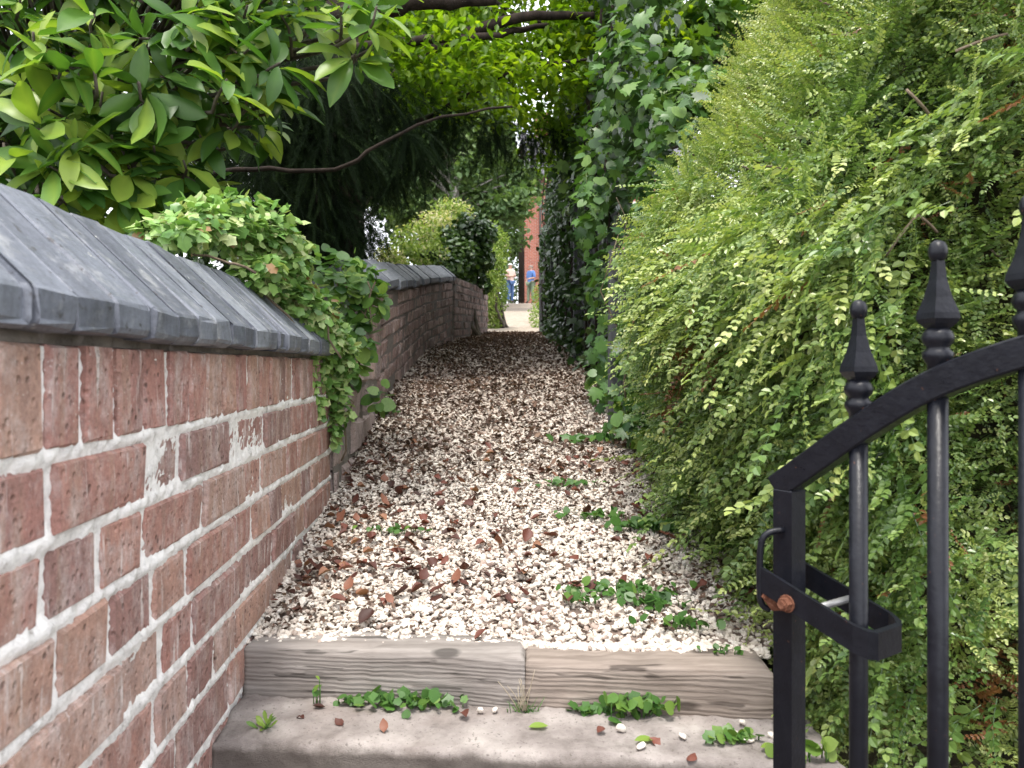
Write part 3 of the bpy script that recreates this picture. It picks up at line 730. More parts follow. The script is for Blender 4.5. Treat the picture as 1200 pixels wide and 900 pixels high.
# added dark sheets that stop light passing through the hedge, and stems
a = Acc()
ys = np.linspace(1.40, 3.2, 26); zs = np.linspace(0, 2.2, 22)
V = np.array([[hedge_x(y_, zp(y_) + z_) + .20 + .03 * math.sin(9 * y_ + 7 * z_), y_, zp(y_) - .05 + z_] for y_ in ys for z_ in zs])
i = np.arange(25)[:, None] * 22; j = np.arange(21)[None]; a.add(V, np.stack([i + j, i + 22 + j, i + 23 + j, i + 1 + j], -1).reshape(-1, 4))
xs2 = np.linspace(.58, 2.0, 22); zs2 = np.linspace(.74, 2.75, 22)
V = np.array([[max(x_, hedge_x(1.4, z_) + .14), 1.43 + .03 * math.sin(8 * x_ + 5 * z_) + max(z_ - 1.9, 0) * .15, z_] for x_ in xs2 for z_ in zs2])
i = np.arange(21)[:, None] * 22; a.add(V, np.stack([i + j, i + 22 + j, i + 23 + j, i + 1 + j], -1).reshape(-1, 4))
a.build('light_block_core', M['core'], hedge, True)
a = Parts()
for q in range(56):
    if q % 2: b0 = np.array([hr.uniform(.5, 1.5), 1.34, hr.uniform(.9, 2.4)]); ou = np.array([0, -1., 0])
    else:
        yy = hr.uniform(1.4, 3.1); zz = zp(yy) + hr.uniform(.2, 2); b0 = np.array([hedge_x(yy, zz) + .1, yy, zz]); ou = np.array([-1., 0, 0])
    d = nrm(hr.normal(0, 1, 3) * [1, 1, .8] + ou * .3); L = hr.uniform(.10, .24)
    a.tube(curve_pts([b0 - d * L * .5 + ou * .02, b0 + ou * .05 + hr.normal(0, .015, 3), b0 + d * L * .5 + ou * .04], 9, .003, q), np.linspace(.0030, .0014, 9), 5)
for e0, e1 in (((1075, 252), (1038, 300)), ((1075, 252), (1098, 272)), ((1062, 105), (1092, 138)), ((1120, 60), (1180, 40))):
    a.tube(curve_pts([P(*e0, 1.15), (P(*e0, 1.14) + P(*e1, 1.14)) / 2 + [0, 0, .004], P(*e1, 1.16)], 6), .0024, 5)
a.build('stem', M['twig'], hedge, True)

# ------------------------------------------------------------------ fence and climbers beyond the hedge (right)
fence = thing('timber_fence', 'grey timber fence half hidden by climbers on the right of the path', 'fence', (.55, 5, 1.2))
a = Acc()
y = 3.95
while y < 10.9:
    a.box(XR(y) + .03, XR(y) + .05, y, y + .118, zp(y) - .05, zp(y) + 1.12 + .01 * math.sin(y * 31), hr.uniform(0, 1)); y += .122
a.build('boards', M['fence'], fence)
for y in (3.24, 5.6, 8.2, 10.8):
    a = Acc(); xx = XR(y) - (.09 if y < 4 else 0.02); a.box(xx, xx + .10, y - .05, y + .045, zp(y) - .1, zp(y) + (.74 if y < 4 else 1.4)); a.build('fence_post', M['fence'], fence)

vine = thing('climbing_vine', 'broad-leaved green climber hanging over the grey fence post beside the hedge', 'vine', (.5, 3.2, 1.3))
lob = [leaf_lobed(MAPLE, .15, .3), leaf_lobed(MAPLE, -.1, .4), leaf_lobed(ROUND, .1, .3)]
vb = [(.62, 3.1, 2.55, .16, .25, .25), (.58, 3.1, 2.25, .13, .22, .22), (.52, 3.05, 1.95, .10, .2, .18), (.47, 3.0, 1.55, .07, .2, .16), (.44, 2.85, 1.33, .09, .25, .1), (.46, 2.6, 1.28, .06, .2, .07), (.36, 3.5, 2.2, .08, .2, .2), (.42, 3.7, 2.5, .1, .25, .3), (.40, 3.5, 1.9, .07, .2, .2), (.46, 3.2, 2.75, .12, .25, .25), (.55, 2.95, 1.75, .08, .12, .2), (.40, 3.45, 1.5, .06, .15, .18)]
pts, dd, _ = blob_points(vb, 950, .65); dd = dd + [-.7, -.6, 0]
a = Acc(); scatter_leaves(a, lob, pts, nrm(dd), U(.03, .07, 950), np.clip(rng.normal(.38, .24, 950), 0, 1), .45, .35); a.build('foliage', M['vine'], vine, True)
a = Acc()
for q in range(14):
    s0 = np.array([.48 + U(-.05, .1), 3.15 + U(-.2, .3), 1.2]); a.tube(curve_pts([s0, s0 + [U(-.1, .1), U(-.2, .2), .6], s0 + [U(-.05, .2), U(-.3, .2), U(.8, 1.05)]], 10, .025, q), np.linspace(.005, .002, 10), 5)
a.build('stem', M['twig'], vine, True)

ivyl = [leaf_lobed(IVY, .12, .3), leaf_lobed(IVY, -.1, .35)]
rivy = thing('ivy_screen', 'dark ivy smothering the tall fence down the right side of the alley', 'ivy', (.5, 7, 1.6))
vb = []
for y in np.arange(3.35, 11.2, .3):
    for h in np.arange(.15, 2.9 + .06 * (y - 3.6), .42):
        if y < 3.6 and h < .7: continue
        vb.append((XR(y) + U(0, .08) + max(h - 1.4, 0) * .12 + .08 * (y > 9), y, zp(y) + h, .10 + U(0, .06), .24, .26))
pts, dd, _ = blob_points(vb, 19000, .7)
a = Acc(); scatter_leaves(a, ivyl + [leaf_tpl(3, .28, .5, .3, .3)], pts, nrm(dd + [-.4, -.3, .1]), U(.03, .065, len(pts)), np.clip(rng.normal(.42, .22, len(pts)) + .2 * vnoise(pts, 4, 2.), 0, 1), .8, .3); a.build('foliage', M['darkivy'], rivy, True)
a = Acc()
for q in range(24):
    yy = U(3.6, 10.8); a.tube(curve_pts([[XR(yy) + .02, yy, zp(yy)], [XR(yy) + .0, yy + U(-.2, .2), zp(yy) + 1], [XR(yy) + .05, yy + U(-.3, .3), zp(yy) + 2.4]], 10, .012, q), .009, 5)
a.build('stem', M['bark_dark'], rivy, True)

# ------------------------------------------------------------------ ivy over the near wall
ivy = thing('wall_ivy', 'bright pale green ivy spilling over the coping at the end of the near wall', 'ivy', (-.6, 1.9, 1.65))
ib = [(*P(200, 272, 1.42), .06, .07, .03), (*P(232, 262, 1.55), .07, .08, .045), (*P(268, 262, 1.68), .08, .1, .06), (*P(305, 270, 1.8), .09, .1, .07), (*P(330, 300, 1.88), .08, .1, .07),
      (*P(305, 320, 1.72), .06, .08, .04), (*P(340, 345, 1.9), .06, .08, .06), (*P(365, 365, 2.0), .07, .08, .06), (*P(352, 395, 1.95), .03, .05, .05), (*P(385, 395, 2.1), .06, .07, .06), (*P(405, 418, 2.2), .04, .06, .06),
      (*P(360, 430, 1.98), .02, .03, .05), (*P(395, 455, 2.18), .035, .04, .05), (*P(372, 478, 2.05), .018, .03, .03), (*P(400, 480, 2.2), .03, .03, .04), (*P(366, 455, 2.02), .012, .02, .07), (*P(392, 505, 2.2), .012, .02, .05), (*P(380, 430, 2.1), .02, .03, .06)]
pts, dd, ix = blob_points(ib, 4200, .65)
tn = np.clip(rng.normal(.64, .24, 4200), .03, .92); tn[U(0, 1, 4200) < .02] = .96
a = Acc(); scatter_leaves(a, ivyl, pts, nrm(dd + [.15, -.35, .45]), U(.012, .030, 4200), tn, .4, .25); a.build('foliage', M['ivy'], ivy, True)
a = Parts()
for q, (e0, e1, Yd) in enumerate((((300, 320), (180, 268), 1.5), ((345, 400), (362, 480), 1.98), ((395, 400), (385, 520), 2.22), ((405, 410), (400, 540), 2.25), ((330, 300), (400, 420), 2.0), ((250, 262), (345, 380), 1.8), ((392, 420), (378, 500), 2.2))):
    e0, e1 = P(*e0, Yd), P(*e1, Yd); a.tube(curve_pts([e0, (e0 + e1) / 2 + [.015, -.02, -.01], e1], 10, .006, q), .0028, 5)
a.build('stem', M['twig'], ivy, True)

bind = thing('bindweed', 'round-leaved blue green plant growing from the stub wall behind the ivy', 'plant', P(400, 380, 2.6))
pts, dd, _ = blob_points([(*P(405, 335, 2.6), .07, .1, .06), (*P(412, 365, 2.6), .08, .08, .07), (*P(425, 395, 2.55), .05, .08, .07), (*P(445, 470, 2.9), .03, .06, .07), (*P(415, 430, 2.55), .05, .06, .06), (*P(425, 330, 3.3), .10, .12, .09), (*P(400, 320, 3.3), .12, .12, .10), (*P(440, 350, 3.3), .05, .1, .08)], 420, .7)
a = Acc(); scatter_leaves(a, [leaf_lobed(ROUND, .15, .2)], pts, nrm(dd + [.4, -.6, .3]), U(.025, .06, 420), rng.normal(.5, .22, 420), .35, .3); a.build('foliage', M['vine'], bind, True)
a = Parts()
for q in range(6): a.tube(curve_pts([P(420, 430, 2.6), P(410 + 4 * q, 380, 2.6), P(395 + 9 * q, 330, 2.6)], 8, .008, q), .003, 4)
a.build('stem', M['twig'], bind, True)

# ------------------------------------------------------------------ magnolia over the wall (top left)
mag = thing('magnolia_tree', 'large-leaved magnolia with glossy whorls of leaves overhanging the near wall', 'tree', (-1.7, 2.9, 1.1))
mr = np.random.default_rng(3)
mtp = [leaf_tpl(6, .18, .6, f, d, .011, s_, .10) for f, d, s_ in ((.35, .15, 1), (.5, .35, 2), (.25, .5, 3), (.45, .0, 4), (.4, -.15, 5))]
a = Acc(); tw = Acc(); brs = Parts()
hubs = []
for px, py, Y in [(265, 95, 1.75), (165, 45, 1.75), (85, 165, 1.7), (150, 195, 1.8), (205, 205, 1.9), (40, 40, 1.7), (60, 195, 1.7), (235, 160, 1.9), (175, 125, 1.8), (120, 110, 1.85), (20, 100, 1.75),
                   (395, 10, 1.85), (430, 40, 1.9), (350, 15, 2.0), (300, 45, 1.95), (215, 20, 1.8), (110, 20, 1.75), (265, 20, 1.9), (5, 170, 1.7), (110, 235, 1.9), (225, 225, 2.0), (440, 10, 1.8), (300, 100, 1.85), (280, 140, 1.9), (245, 60, 1.8), (190, 90, 1.8), (60, 130, 1.75), (15, 215, 1.75), (160, 240, 1.95), (75, 70, 1.7), (130, 160, 1.8), (310, 75, 1.9), (330, 20, 1.9), (415, 65, 1.9), (30, 225, 1.72), (95, 212, 1.75), (140, 228, 1.8), (180, 172, 1.8), (215, 190, 1.85), (245, 212, 1.9), (40, 150, 1.7), (290, 60, 1.85), (110, 75, 1.7), (75, 235, 1.75), (-20, 190, 1.7)]:
    hubs.append(P(px, py, Y))
for q in range(430):
    px = mr.uniform(-260, 330); Y = mr.uniform(1.8, 3.1); py = mr.uniform(-260, 225)
    if px > 230 and py > 150: continue
    hubs.append(P(px, py, Y))
for q in range(26): hubs.append(P(mr.uniform(300, 450), mr.uniform(-200, 15), mr.uniform(1.9, 2.6)))
hubs = np.array(hubs); root_b = np.array([-1.7, 2.9, 2.2])
for hi, h in enumerate(hubs):
    ax = nrm(np.array([.35, -.6, .35]) + mr.normal(0, .4, 3)); n = mr.integers(8, 12)
    b1 = nrm(np.cross(ax, [0, 0, 1.])); b2 = np.cross(ax, b1)
    ang = np.arange(n) * 2.4 + mr.uniform(0, 6)
    spread = mr.uniform(.9, 1.5, n)
    d = np.cos(ang)[:, None] * b1 + np.sin(ang)[:, None] * b2
    d = nrm(d * np.sin(spread)[:, None] + ax * np.cos(spread)[:, None] + [0, 0, -.28])
    nn_ = nrm(ax + np.array([0, 0, .9]) + mr.normal(0, .25, (n, 3)))
    base = h - ax * mr.uniform(0, .05, n)[:, None]
    lvl = mr.uniform(.25, .72); tn = np.clip(lvl + mr.normal(0, .14, n), 0, 1); young = mr.uniform(0, 1, n) < .24; tn[young] = mr.uniform(.75, 1, young.sum())
    sz = mr.uniform(.06, .145, n); wh = mr.integers(0, 5, n); Rm = frames(d, nn_)
    for q in range(5):
        mk = wh == q
        if mk.any(): a.inst(mtp[q], base[mk], Rm[mk], sz[mk], tn[mk])
    j_ = h + nrm(root_b - h) * .5 + [0, 0, .03]
    tw.tube(curve_pts([h + ax * .005, h - ax * .10, j_], 8, .006, hi), np.linspace(.003, .007, 8), 5)
a.build('foliage', M['magnolia'], mag, True)
for q in range(16):
    e = hubs[mr.integers(0, len(hubs))]
    brs.tube(curve_pts([root_b + [0, 0, mr.uniform(-.5, .8)], (root_b + e) / 2 + [0, 0, .12], e + nrm(root_b - e) * .3], 12, .012, q), np.linspace(.022, .008, 12), 6)
tag(tw.build('twigs', M['bark_grey'], mag, True), kind='stuff'); brs.build('branch', M['bark_grey'], mag)
a = Acc(); a.tube(curve_pts([[-1.7, 2.9, 1.0], [-1.68, 2.9, 2], [-1.75, 2.95, 3], [-1.7, 3.0, 4.2]], 14, .01), np.linspace(.09, .04, 14), 9); a.build('trunk', M['bark_grey'], mag, True)

# ------------------------------------------------------------------ dark conifer with drooping sprays
yew = thing('conifer_tree', 'dark drooping conifer with a reddish trunk behind the far wall', 'tree', (-1.15, 4.7, 1.4))
yr = np.random.default_rng(9)
ysp = [spray_tpl(26, .10, dr, s_, .10, 48, .007) for dr, s_ in ((.3, 1), (.7, 2), (.1, 3))]
a = Acc()
a.tube(curve_pts([[-1.12, 4.7, 1.3], [-1.10, 4.7, 2.2], [-1.0, 4.75, 3.4], [-1.05, 4.8, 5.5]], 16, .012), np.linspace(.19, .10, 16), 12)
a.build('trunk', M['bark_dark'], yew, True)
a = Acc()
LB = [([P(245, 205, 3.6), P(300, 195, 3.5), P(395, 203, 3.4), P(430, 178, 3.4), P(500, 140, 3.5), P(600, 125, 3.8)], .0125),
      ([[-1.05, 4.75, 2.9], [-.6, 4.6, 3.35], [0, 4.6, 3.6], [.5, 4.7, 3.65]], .05),
      ([P(400, 60, 4.4), P(480, 48, 4.4), P(560, 45, 4.5), P(640, 30, 4.8)], .035),
      ([P(395, 25, 3.4), P(470, 5, 3.3), P(580, 0, 3.5)], .055)]
for q, (c, r0) in enumerate(LB): a.tube(curve_pts(c, 18, .006, q), np.linspace(r0, r0 * .45, 18), 7)
a.build('limb', M['bark_dark'], yew, True)
yb = []
for (px, py, Y, r0) in [(330, 110, 4.2, .35), (370, 80, 4.0, .35), (430, 110, 4.4, .30), (470, 160, 4.4, .2), (440, 200, 4.8, .2), (360, 200, 4.2, .25), (340, 150, 4.1, .25), (390, 160, 4.2, .25), (370, 250, 4.3, .22), (530, 140, 4.9, .16), (575, 155, 5.2, .16), (620, 160, 5.4, .15), (405, 240, 4.4, .18),
                         (300, 250, 4.4, .3), (330, 200, 5.2, .4), (250, 150, 5.0, .5), (400, 280, 4.9, .2), (425, 265, 5.2, .15), (500, 170, 5.0, .16), (655, 150, 5.6, .16), (340, 290, 4.3, .2), (460, 210, 5.2, .12)]:
    c = P(px, py, Y); yb.append((*c, r0, r0, r0 * .8))
K = 4200; pts, dd, ix = blob_points(yb, K, .85)
d = nrm(dd * .5 + yr.normal(0, .45, (K, 3)) + [0, 0, -.95]); Rm = frames(d, nrm(yr.normal(0, .5, (K, 3)) + [.2, -.8, .5]))
wh = yr.integers(0, 3, K); s_ = yr.uniform(.14, .30, K); tn = np.clip(yr.normal(.45, .18, K), 0, 1)
a = Acc()
for q in range(3): mk = wh == q; a.inst(ysp[q], pts[mk], Rm[mk], s_[mk], tn[mk])
a.build('foliage', M['yew'], yew)

# dark evergreen mass in the garden behind
ev = thing('evergreen_tree', 'very dark evergreen filling the garden behind the magnolia', 'tree', (-3.2, 6.5, 1.5))
a = Acc(); a.tube(curve_pts([[-3.2, 6.5, 1.4], [-3.1, 6.5, 3], [-3.2, 6.6, 6]], 12, .02), np.linspace(.2, .08, 12), 9); a.build('trunk', M['bark_dark'], ev, True)
pts, dd, _ = blob_points([(-3.4, 6.5, 2.4, 1.4, .6, 1.0), (-2.0, 6.3, 2.2, .8, .5, .8), (-3.0, 6.6, 3.8, 1.6, .7, .9), (-5, 6.8, 2.8, 1.5, .8, 1.6), (-1.9, 6.6, 3.4, .9, .5, .7), (-2.4, 6.6, 4.8, 1.2, .7, .8)], 9000, .6)
a = Acc(); scatter_leaves(a, [leaf_small(.3), leaf_tpl(3, .25, .5, .3, .3)], pts, dd, U(.08, .15, len(pts)), np.clip(rng.normal(.35, .2, len(pts)), 0, 1)); a.build('foliage', M['darkivy'], ev)

# ------------------------------------------------------------------ bright broadleaf canopy over the alley
can = thing('broadleaf_tree', 'bright yellow green tree arching its leafy branches across the alley', 'tree', (-2.1, 7.2, 1.7))
cr = np.random.default_rng(14)
a = Acc(); a.tube(curve_pts([[-2.1, 7.2, 1.6], [-2.0, 7.1, 3], [-1.8, 7, 4.4], [-1.6, 7, 6]], 14, .02), np.linspace(.22, .11, 14), 10); a.build('trunk', M['bark_grey'], can, True)
ends = []; a = Parts()
for q in range(26):
    b0 = np.array([-1.9, 7.05, cr.uniform(3.0, 5.6)]); Y = cr.uniform(4.2, 8.2); px = cr.uniform(450, 770); py = cr.uniform(-170, 130)
    e = P(px, py, Y); mid = (b0 + e) / 2 + [0, 0, .25]
    cp = curve_pts([b0, mid, e], 14, .02, q); a.tube(cp, np.linspace(.035, .006, 14), 6); ends.append(cp)
a.build('limb', M['bark_dark'], can, True)
cb = []
for cp in ends:
    for u in (7, 9, 11, 12, 13): c = cp[u] + cr.normal(0, .12, 3); cb.append((*c, cr.uniform(.2, .38), cr.uniform(.2, .38), cr.uniform(.12, .22)))
for (px, py, Y) in [(720, 50, 5.2), (745, 90, 5.2), (700, 30, 5), (680, 80, 5.2), (735, 20, 5.3), (640, 50, 5), (610, 90, 5.4), (660, 110, 5.6), (690, 120, 5.4), (560, 30, 5), (590, 60, 5.2), (530, 70, 5.4), (700, 150, 6), (660, 160, 6.4), (730, 120, 5.6), (755, 60, 5.5), (500, 30, 5), (710, 170, 6.5), (460, 50, 4.2), (480, 90, 4.3), (500, 110, 4.5), (540, 100, 4.6), (450, 20, 4.1), (570, 90, 4.5), (600, 130, 5), (640, 140, 5.4), (520, 40, 4.2), (560, 60, 4.3), (620, 80, 4.6), (670, 50, 4.8), (700, 100, 5), (640, 150, 6), (620, 135, 7), (665, 180, 6.5), (690, 195, 6), (650, 195, 7.5), (625, 185, 7), (720, 150, 5), (745, 120, 5), (680, 150, 5.4), (715, 190, 5.2), (640, 110, 5), (650, 100, 8), (640, 125, 8.6), (630, 90, 9), (620, 150, 9), (645, 165, 8.8), (600, 110, 8.4), (660, 60, 8)]:
    cb.append((*P(px, py, Y), .22, .25, .15))
for q in range(46):      # the crown closing over the alley above
    Yq = cr.uniform(4.3, 9.2); cb.append((cr.uniform(-1.7, 1.5), Yq, EYE + .52 * Yq + cr.uniform(0, 1.4), .55, .55, .28))
K = 46000; pts, dd, ix = blob_points(cb, K, .9)
low = pts[:, 2] < EYE + pts[:, 1] * np.where(pts[:, 0] / pts[:, 1] > .03, .225, .272) + .03 * np.sin(pts[:, 0] * 9)
left = (pts[:, 0] / pts[:, 1] < -.13 - .04 * np.sin(pts[:, 2] * 5)) & (pts[:, 2] < EYE + pts[:, 1] * .33)
pts, dd, ix = pts[~low & ~left], dd[~low & ~left], ix[~low & ~left]; K = len(pts)
btone = cr.uniform(.25, .75, len(cb))
a = Acc(); scatter_leaves(a, [leaf_tpl(3, .30, .5, .25, .25, .0, 1), leaf_tpl(3, .27, .45, .35, .1, 0, 2)], pts, nrm(dd * .4 + [0, 0, .8]), cr.uniform(.045, .08, K), np.clip(btone[ix] + cr.normal(0, .16, K), 0, 1), .5, .25)
a.build('foliage', M['canopy'], can)

# tree with bluish leaves above the hedge end
syc = thing('sycamore_tree', 'light green broad-leaved tree rising behind the far end of the hedge', 'tree', (1.9, 5.2, 1.5))
a = Acc(); a.tube(curve_pts([[1.9, 5.2, 1.4], [1.8, 5.2, 2.8], [1.7, 5.1, 4.6]], 12, .015), np.linspace(.12, .05, 12), 9); a.build('trunk', M['bark_grey'], syc, True)
sb = []
for (px, py, Y, r0) in [(800, 60, 4.8, .25), (770, 130, 4.6, .22), (830, 20, 4.9, .25), (850, 110, 4.6, .3), (780, 20, 5.2, .25), (810, 120, 4.5, .25), (760, 170, 4.4, .2), (720, 200, 4.6, .2), (900, 20, 5.2, .4), (700, 190, 5.4, .25), (690, 230, 5.6, .25), (860, -70, 5.2, .4), (780, -60, 5.4, .35)]:
    sb.append((*P(px, py, Y), r0, r0, r0 * .7))
sb += [(*P(px, py, Y), r0, r0, r0 * .7) for (px, py, Y, r0) in [(760, 30, 6.5, .45), (830, 60, 6.2, .4), (860, 20, 6, .4), (800, 110, 6.4, .4), (740, 90, 6.8, .4), (890, 60, 5.8, .35), (850, 150, 5.6, .3)]]
pts, dd, ix = blob_points(sb, 5600, .85)
a = Acc(); scatter_leaves(a, [leaf_lobed(MAPLE, .1, .3), leaf_tpl(3, .28, .5, .3, .3)], pts, nrm(dd + [-.2, -.4, .5]), U(.06, .11, len(pts)), np.clip(rng.normal(.6, .22, len(pts)), 0, 1), .5, .3); a.build('foliage', M['vine'], syc)
a = Parts()
for q, b in enumerate(sb): a.tube(curve_pts([[1.8, 5.2, 2.6 + .1 * q], (np.array([1.8, 5.2, 3]) + b[:3]) / 2, b[:3]], 8, .01, q), np.linspace(.025, .008, 8), 5)
a.build('limb', M['bark_grey'], syc, True)

# ------------------------------------------------------------------ far plants on the left of the alley
def bush(name, label, cat, blobs, K, size, mat, tpl, tmean=.5, tsd=.2, trunk=None, shell=.5):
    base = np.array(blobs[0][:3]); gz = zp(base[1])
    t_ = thing(name, label, cat, (base[0], base[1], gz))
    pts, dd, ix = blob_points(blobs, K, shell); bt = rng.normal(0, tsd * .6, len(blobs))
    a = Acc(); scatter_leaves(a, tpl, pts, dd, U(size * .7, size * 1.25, K), np.clip(rng.normal(tmean, tsd, K) + bt[ix], 0, 1)); a.build('foliage', mat, t_)
    a = Parts()
    for q, b in enumerate(blobs[:8]):
        a.tube(curve_pts([[base[0] + .05 * q, base[1], gz - .1], (np.array([base[0], base[1], gz]) + b[:3]) / 2 + [.03, 0, .1], b[:3]], 8, .01, q), np.linspace(.03, .01, 8), 5)
    a.build('stem', trunk or M['bark_grey'], t_, True)
    return t_
pb = lambda px, py, Y, r0, rz=None: (*P(px, py, Y), r0, r0, rz or r0)
bush('ivy_mound', 'dark ivy mound heaped on top of the brick wall end', 'ivy', [pb(535, 300, 9.3, .25), pb(515, 290, 9.6, .16), pb(556, 300, 9.8, .26), pb(525, 315, 9.0, .2), pb(555, 275, 9.8, .28), pb(545, 325, 9.4, .12), pb(560, 325, 10, .12), pb(500, 298, 9.2, .12), pb(566, 335, 10.5, .1), pb(545, 262, 9.8, .12), pb(525, 278, 9.5, .14), pb(570, 275, 10, .12)], 4200, .058, M['darkivy'], ivyl, .68, .25)
bush('privet_column', 'narrow sunlit yellow green bush at the mouth of the alley', 'bush', [pb(580, 345, 12.5, .22, .35), pb(578, 315, 11.6, .2, .35), pb(582, 290, 12, .2, .3), pb(576, 335, 11.4, .12, .3), pb(574, 280, 12.4, .22, .3), pb(576, 375, 12.3, .16, .25), pb(572, 360, 12.2, .18, .3)], 5500, .05, M['shrub'], [leaf_small(.3)], .4, .2)
bush('flowering_shrub', 'sunny pale shrub with creamy blossom above the coping of the alley wall', 'shrub', [pb(470, 295, 8.6, .25, .15), pb(490, 280, 9.2, .3, .2), pb(510, 265, 9.8, .3, .2), pb(530, 250, 10.4, .3, .2), pb(455, 305, 8.2, .2, .12), pb(500, 300, 9.0, .3, .15)], 3600, .05, M['shrub'], [leaf_small(.3)], .62, .25)
def tree(name, label, px, Y, h, crown, K, size, tm, bark, hue=None):
    b = np.array([(px - 600) / F * Y, Y, zp(Y)])
    t_ = thing(name, label, 'tree', b)
    a = Acc(); a.tube(curve_pts([b - [0, 0, .2], b + [.1, 0, h * .4], b + [-.1, .1, h * .95]], 12, .04, int(px)), np.linspace(.17, .04, 12), 8)
    tr = a.build('trunk', bark, t_, True)
    a = Acc(); r_ = np.random.default_rng(int(px * 7 + Y)); blobs = []
    for q in range(crown):
        u = r_.uniform(.28, 1.0); ang = r_.uniform(0, 6.28); rad = h * .26 * math.sin(min(1, (1.08 - u) * 1.6 + .2) * 1.5) * r_.uniform(.3, 1)
        c = b + [rad * math.cos(ang), rad * math.sin(ang) * .7, h * u]; blobs.append((*c, h * .075, h * .075, h * .06))
        a.tube(curve_pts([b + [0, 0, h * u * .75], (b + [0, 0, h * u * .85] + c) / 2, c], 6, .02, q), np.linspace(.05, .012, 6), 5)
    a.build('limb', bark, t_, True)
    pts, dd, ix = blob_points(blobs, K * 2, .95); K *= 2; bt = r_.normal(0, .16, len(blobs))
    a = Acc(); scatter_leaves(a, [leaf_small(.36)], pts, nrm(dd * .4 + [0, 0, .6]), r_.uniform(size * .9, size * 1.6, K), np.clip(r_.normal(tm, .17, K) + bt[ix], 0, 1), .6, .5); a.build('crown', M['far'], t_)
tree('birch_tree', 'pale-trunked birch standing uphill beyond the wall end', 530, 22, 9, 60, 7500, .15, .55, M['bark_pale'])
tree('ash_tree', 'tall grey green tree behind the blossom shrub, left of the birch', 492, 26, 12, 70, 8000, .20, .42, M['bark_grey'])
tree('willow_tree', 'light feathery tree left of the dark pole uphill', 538, 29, 9, 70, 8000, .16, .7, M['bark_pale'])
tree('garden_tree', 'far tree glimpsed through the conifer branches', 420, 24, 11, 60, 6500, .20, .45, M['bark_grey'])
tree('lime_tree', 'broad green tree furthest back in the opening of the alley', 545, 50, 15, 70, 9000, .26, .5, M['bark_grey'])
tree('poplar_tree', 'distant tall tree behind the ash on the left', 470, 40, 15, 70, 8000, .26, .5, M['bark_grey'])
tree('tall_tree', 'tall tree rising right of the far brick house', 720, 44, 15, 60, 6500, .26, .45, M['bark_grey'])
bush('verge_hedge', 'dark green hedge behind the person in the pink top', 'hedge', [pb(575, 335, 36, 1.2, 1.6), pb(555, 335, 35, 1.2, 1.8), pb(600, 335, 40, .9, 1.5), pb(602, 290, 41, .9, 2.0), pb(590, 245, 41, .9, 1.6), pb(585, 200, 41, 1.4, 2)], 6000, .16, M['far'], [leaf_small(.36)], .3, .2)
bush('verge_bush', 'small yellow green bush on the right edge of the sunlit track', 'bush', [pb(634, 372, 14, .22, .3), pb(638, 350, 15, .25, .4), pb(630, 385, 12.5, .12, .16)], 1500, .05, M['shrub'], [leaf_small(.3)], .35, .2)

# ------------------------------------------------------------------ far house and pole
hx0, hy0, hz0 = (614 - 600) / F * 37, 37.0, zp(37)
house = thing('brick_house', 'red brick house at the top of the alley', 'house', (hx0, hy0, hz0))
W_, D_, H_ = 9.0, 7.5, 6.4
a = Acc(); a.box(hx0, hx0 + W_, hy0, hy0 + D_, hz0 - .5, hz0 + H_)
a.add(np.array([[hx0, hy0, hz0 + H_ + .002], [hx0, hy0 + D_, hz0 + H_ + .002], [hx0, hy0 + D_ / 2, hz0 + H_ + 2.9], [hx0 + W_, hy0, hz0 + H_ + .002], [hx0 + W_, hy0 + D_, hz0 + H_ + .002], [hx0 + W_, hy0 + D_ / 2, hz0 + H_ + 2.9]]), [np.array([[0, 2, 1], [3, 4, 5]])])
a.build('wall', M['house'], house)
a = Acc()
for s0, s1 in ((hy0 - .3, hy0 + D_ / 2), (hy0 + D_ + .3, hy0 + D_ / 2)):
    V = np.array([[hx0 - .15, s0, hz0 + H_ - .15], [hx0 + W_ + .15, s0, hz0 + H_ - .15], [hx0 + W_ + .15, s1, hz0 + H_ + 2.98], [hx0 - .15, s1, hz0 + H_ + 2.98]])
    V = np.concatenate([V, V + [0, 0, .14]]); a.add(V, np.array([[0, 3, 2, 1], [4, 5, 6, 7], [0, 1, 5, 4], [1, 2, 6, 5], [2, 3, 7, 6], [3, 0, 4, 7]]))
roof = a.build('roof', M['slate'], house)
a = Acc(); a.box(hx0 + .6, hx0 + 1.3, hy0 + 3.4, hy0 + 4.1, hz0 + H_ + 2.2, hz0 + H_ + 4.0); a.box(hx0 + .52, hx0 + 1.38, hy0 + 3.32, hy0 + 4.18, hz0 + H_ + 4.0, hz0 + H_ + 4.12)
ch = a.build('chimney', M['house'], roof)
for (wx, wz) in ((2.2, 1.0), (5.2, 1.0), (2.2, 3.7), (5.2, 3.7), (7.4, 3.7)):
    a = Acc(); x0, z0 = hx0 + wx, hz0 + wz
    for bx in ((x0, x0 + .09, z0, z0 + 1.4), (x0 + 1.11, x0 + 1.2, z0, z0 + 1.4), (x0 + .09, x0 + 1.11, z0, z0 + .09), (x0 + .09, x0 + 1.11, z0 + 1.31, z0 + 1.4), (x0 + .57, x0 + .63, z0 + .09, z0 + 1.31)):
        a.box(bx[0], bx[1], hy0 - .04, hy0 + .02, bx[2], bx[3])
    wn = a.build('window', M['white'], house)
    a = Acc(); a.box(x0 + .08, x0 + 1.12, hy0 - .012, hy0 + .01, z0 + .08, z0 + 1.32); a.build('pane', M['glass'], wn)
a = Acc(); a.box(hx0 + 7.3, hx0 + 8.2, hy0 - .03, hy0 + .02, hz0, hz0 + 2.1); a.build('door', M['jeans'], house)
